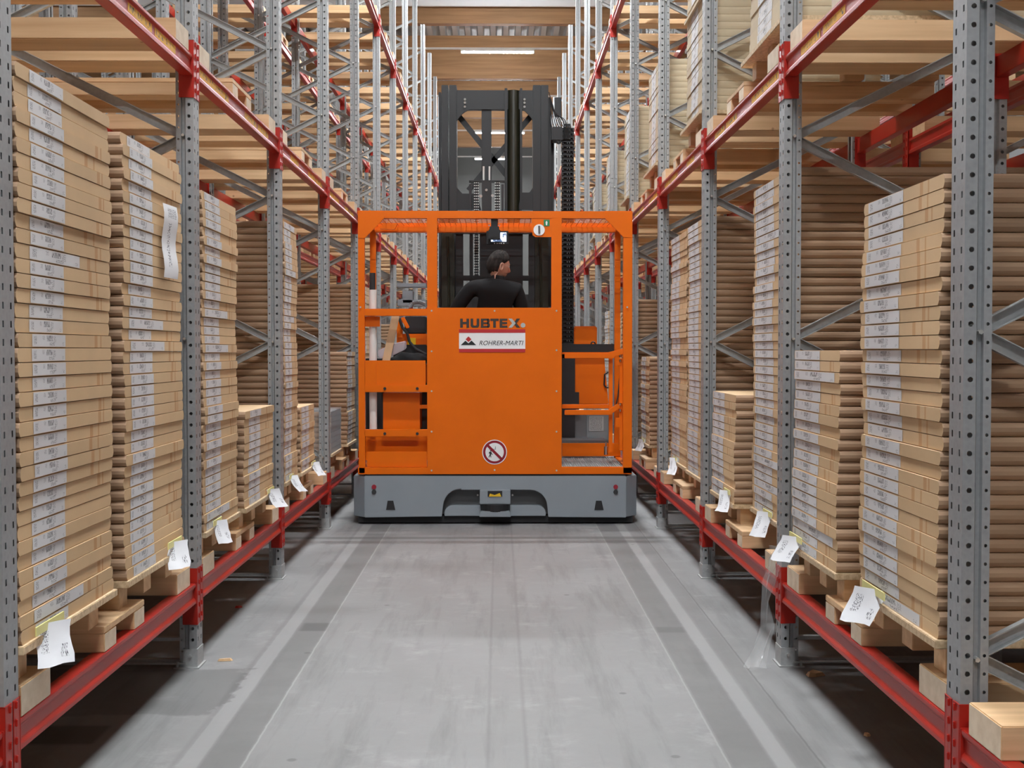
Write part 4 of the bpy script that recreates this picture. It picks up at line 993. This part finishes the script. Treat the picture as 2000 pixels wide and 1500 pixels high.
# head: lofted rings, facing local -y before turning (profile built nose-out), then turned to the right and down
def head_mesh():
    bm = bmesh.new(); bmesh.ops.create_uvsphere(bm, u_segments=40, v_segments=32, radius=1)
    for v_ in bm.verts:
        x, y, z = v_.co; # face looks along +y
        w_ = .077 * (1 - .28 * max(0, -z) ** 1.3); fz = .118 * z
        yy = .098 * y
        if z < -.1 and y > 0: yy *= (1 + .05 * -z); 
        if z < -.35 and y < 0: yy *= (1 - .55 * (-z - .35))
        if y > 0: yy += -.008 * max(0, z - .3) * 3 * y
        X_c = w_ * x * (1 - .10 * max(0, y) * (1 if z < 0 else .5)); P = Vector((X_c, yy, fz))
        if y > .3:
            f = (y - .3) / .7
            P.y += .026 * math.exp(-((P.x / .011) ** 2) - ((fz + .018) / .017) ** 2) * f             # nose tip
            P.y += .012 * math.exp(-((P.x / .010) ** 2) - ((fz - .008) / .022) ** 2) * f              # bridge
            P.y += .006 * math.exp(-((P.x / .045) ** 2) - ((fz - .035) / .010) ** 2)                   # brow
            for ex in (-.032, .032): P.y -= .009 * math.exp(-(((P.x - ex) / .015) ** 2) - ((fz - .014) / .011) ** 2)
            P.y += .008 * math.exp(-((P.x / .022) ** 2) - ((fz + .054) / .006) ** 2) + .007 * math.exp(-((P.x / .020) ** 2) - ((fz + .068) / .006) ** 2)
            P.y -= .004 * math.exp(-((P.x / .024) ** 2) - ((fz + .061) / .003) ** 2)
            P.y += .010 * math.exp(-((P.x / .022) ** 2) - ((fz + .096) / .014) ** 2)                   # chin
        v_.co = P
    me = bpy.data.meshes.new('head'); bm.to_mesh(me); bm.free(); me.materials.append(MATS['skin']); me.polygons.foreach_set('use_smooth', [True] * len(me.polygons)); return me
hd = link('head', head_mesh(), per, (.040, .030, 1.655)); hd.rotation_euler = Matrix.Rotation(math.radians(-68), 4, 'Z').to_euler()
R_ = Matrix.Rotation(math.radians(-62), 4, 'Z') @ Matrix.Rotation(math.radians(-16), 4, 'X') @ Matrix.Rotation(math.radians(2), 4, 'Y'); hd.rotation_euler = R_.to_euler()
def hair_mesh():
    bm = bmesh.new(); bmesh.ops.create_uvsphere(bm, u_segments=48, v_segments=36, radius=1); rm = []
    for v_ in bm.verts:
        x, y, z = v_.co; lim = (.42 if y > .45 else (-.02 - .0 * y if abs(x) > .8 and y > -.15 else (-.02 if y > 0 else -.78 + .30 * abs(x))))
        if abs(x) > .6 and -.12 < y < .22: lim = max(lim, .16)
        if y > .1: lim = max(lim, .10 + .75 * (y - .1))
        if z < lim: rm.append(v_)
        w_ = .083 * (1 - .28 * max(0, -z) ** 1.3); k = 1 + (.03 + .03 * max(0, z)) * math.sin(x * 23 + y * 17) * math.sin(z * 19 + y * 7)
        yy = .105 * y
        if z < -.35 and y < 0: yy *= (1 - .55 * (-z - .35))
        top = 1.0 + (.05 * max(0, z) + .06 * max(0, z) * max(0, y))
        v_.co = Vector((w_ * x * k, yy * k, .126 * z * k * top))
    bmesh.ops.delete(bm, geom=rm, context='VERTS')
    r = bmesh.ops.solidify(bm, geom=bm.faces[:], thickness=.010)
    me = bpy.data.meshes.new('hair'); bm.to_mesh(me); bm.free(); me.materials.append(MATS['hair']); me.polygons.foreach_set('use_smooth', [True] * len(me.polygons)); return me
link('hair', hair_mesh(), hd)
for sx in (-1, 1):
    bm = bmesh.new(); bmesh.ops.create_uvsphere(bm, u_segments=16, v_segments=12, radius=1)
    for v_ in bm.verts:
        x, y, z = v_.co; rr = math.hypot(y, z); v_.co = Vector((sx * (.010 * x + .005 * rr), .022 * y * (1 + .15 * z) - .004, .036 * z))
        if rr < .55 and x > 0: v_.co.x -= sx * .010
    me = bpy.data.meshes.new('ear'); bm.to_mesh(me); bm.free(); me.materials.append(MATS['skin']); me.polygons.foreach_set('use_smooth', [True] * len(me.polygons))
    e = link('ear', me, hd, (sx * .079, -.006, -.014)); e.rotation_euler = (0.1, 0, sx * .25)
    eb = build(MB().tube((-.010, 0, 0), (.010, 0, 0), .0028, 6), 'eyebrow', 'hair', hd, loc=(sx * .032, .092, .031))
    bm = bmesh.new(); bmesh.ops.create_uvsphere(bm, u_segments=14, v_segments=10, radius=.0115); me = bpy.data.meshes.new('eye'); bm.to_mesh(me); bm.free(); me.materials.append(MATS['sign_white'])
    ey = link('eye', me, hd, (sx * .032, .0765, .012)); build(MB().tube((0, .0108, 0), (0, .0122, 0), .0052, 12), 'iris', 'hair', ey)
build(MB().tube((0, 0, -.05), (0, 0, .030), .085, 20, r1=.060), 'collar', 'black_cloth', per, loc=(.034, .012, 1.528), rot=(-.2, .12, 0))
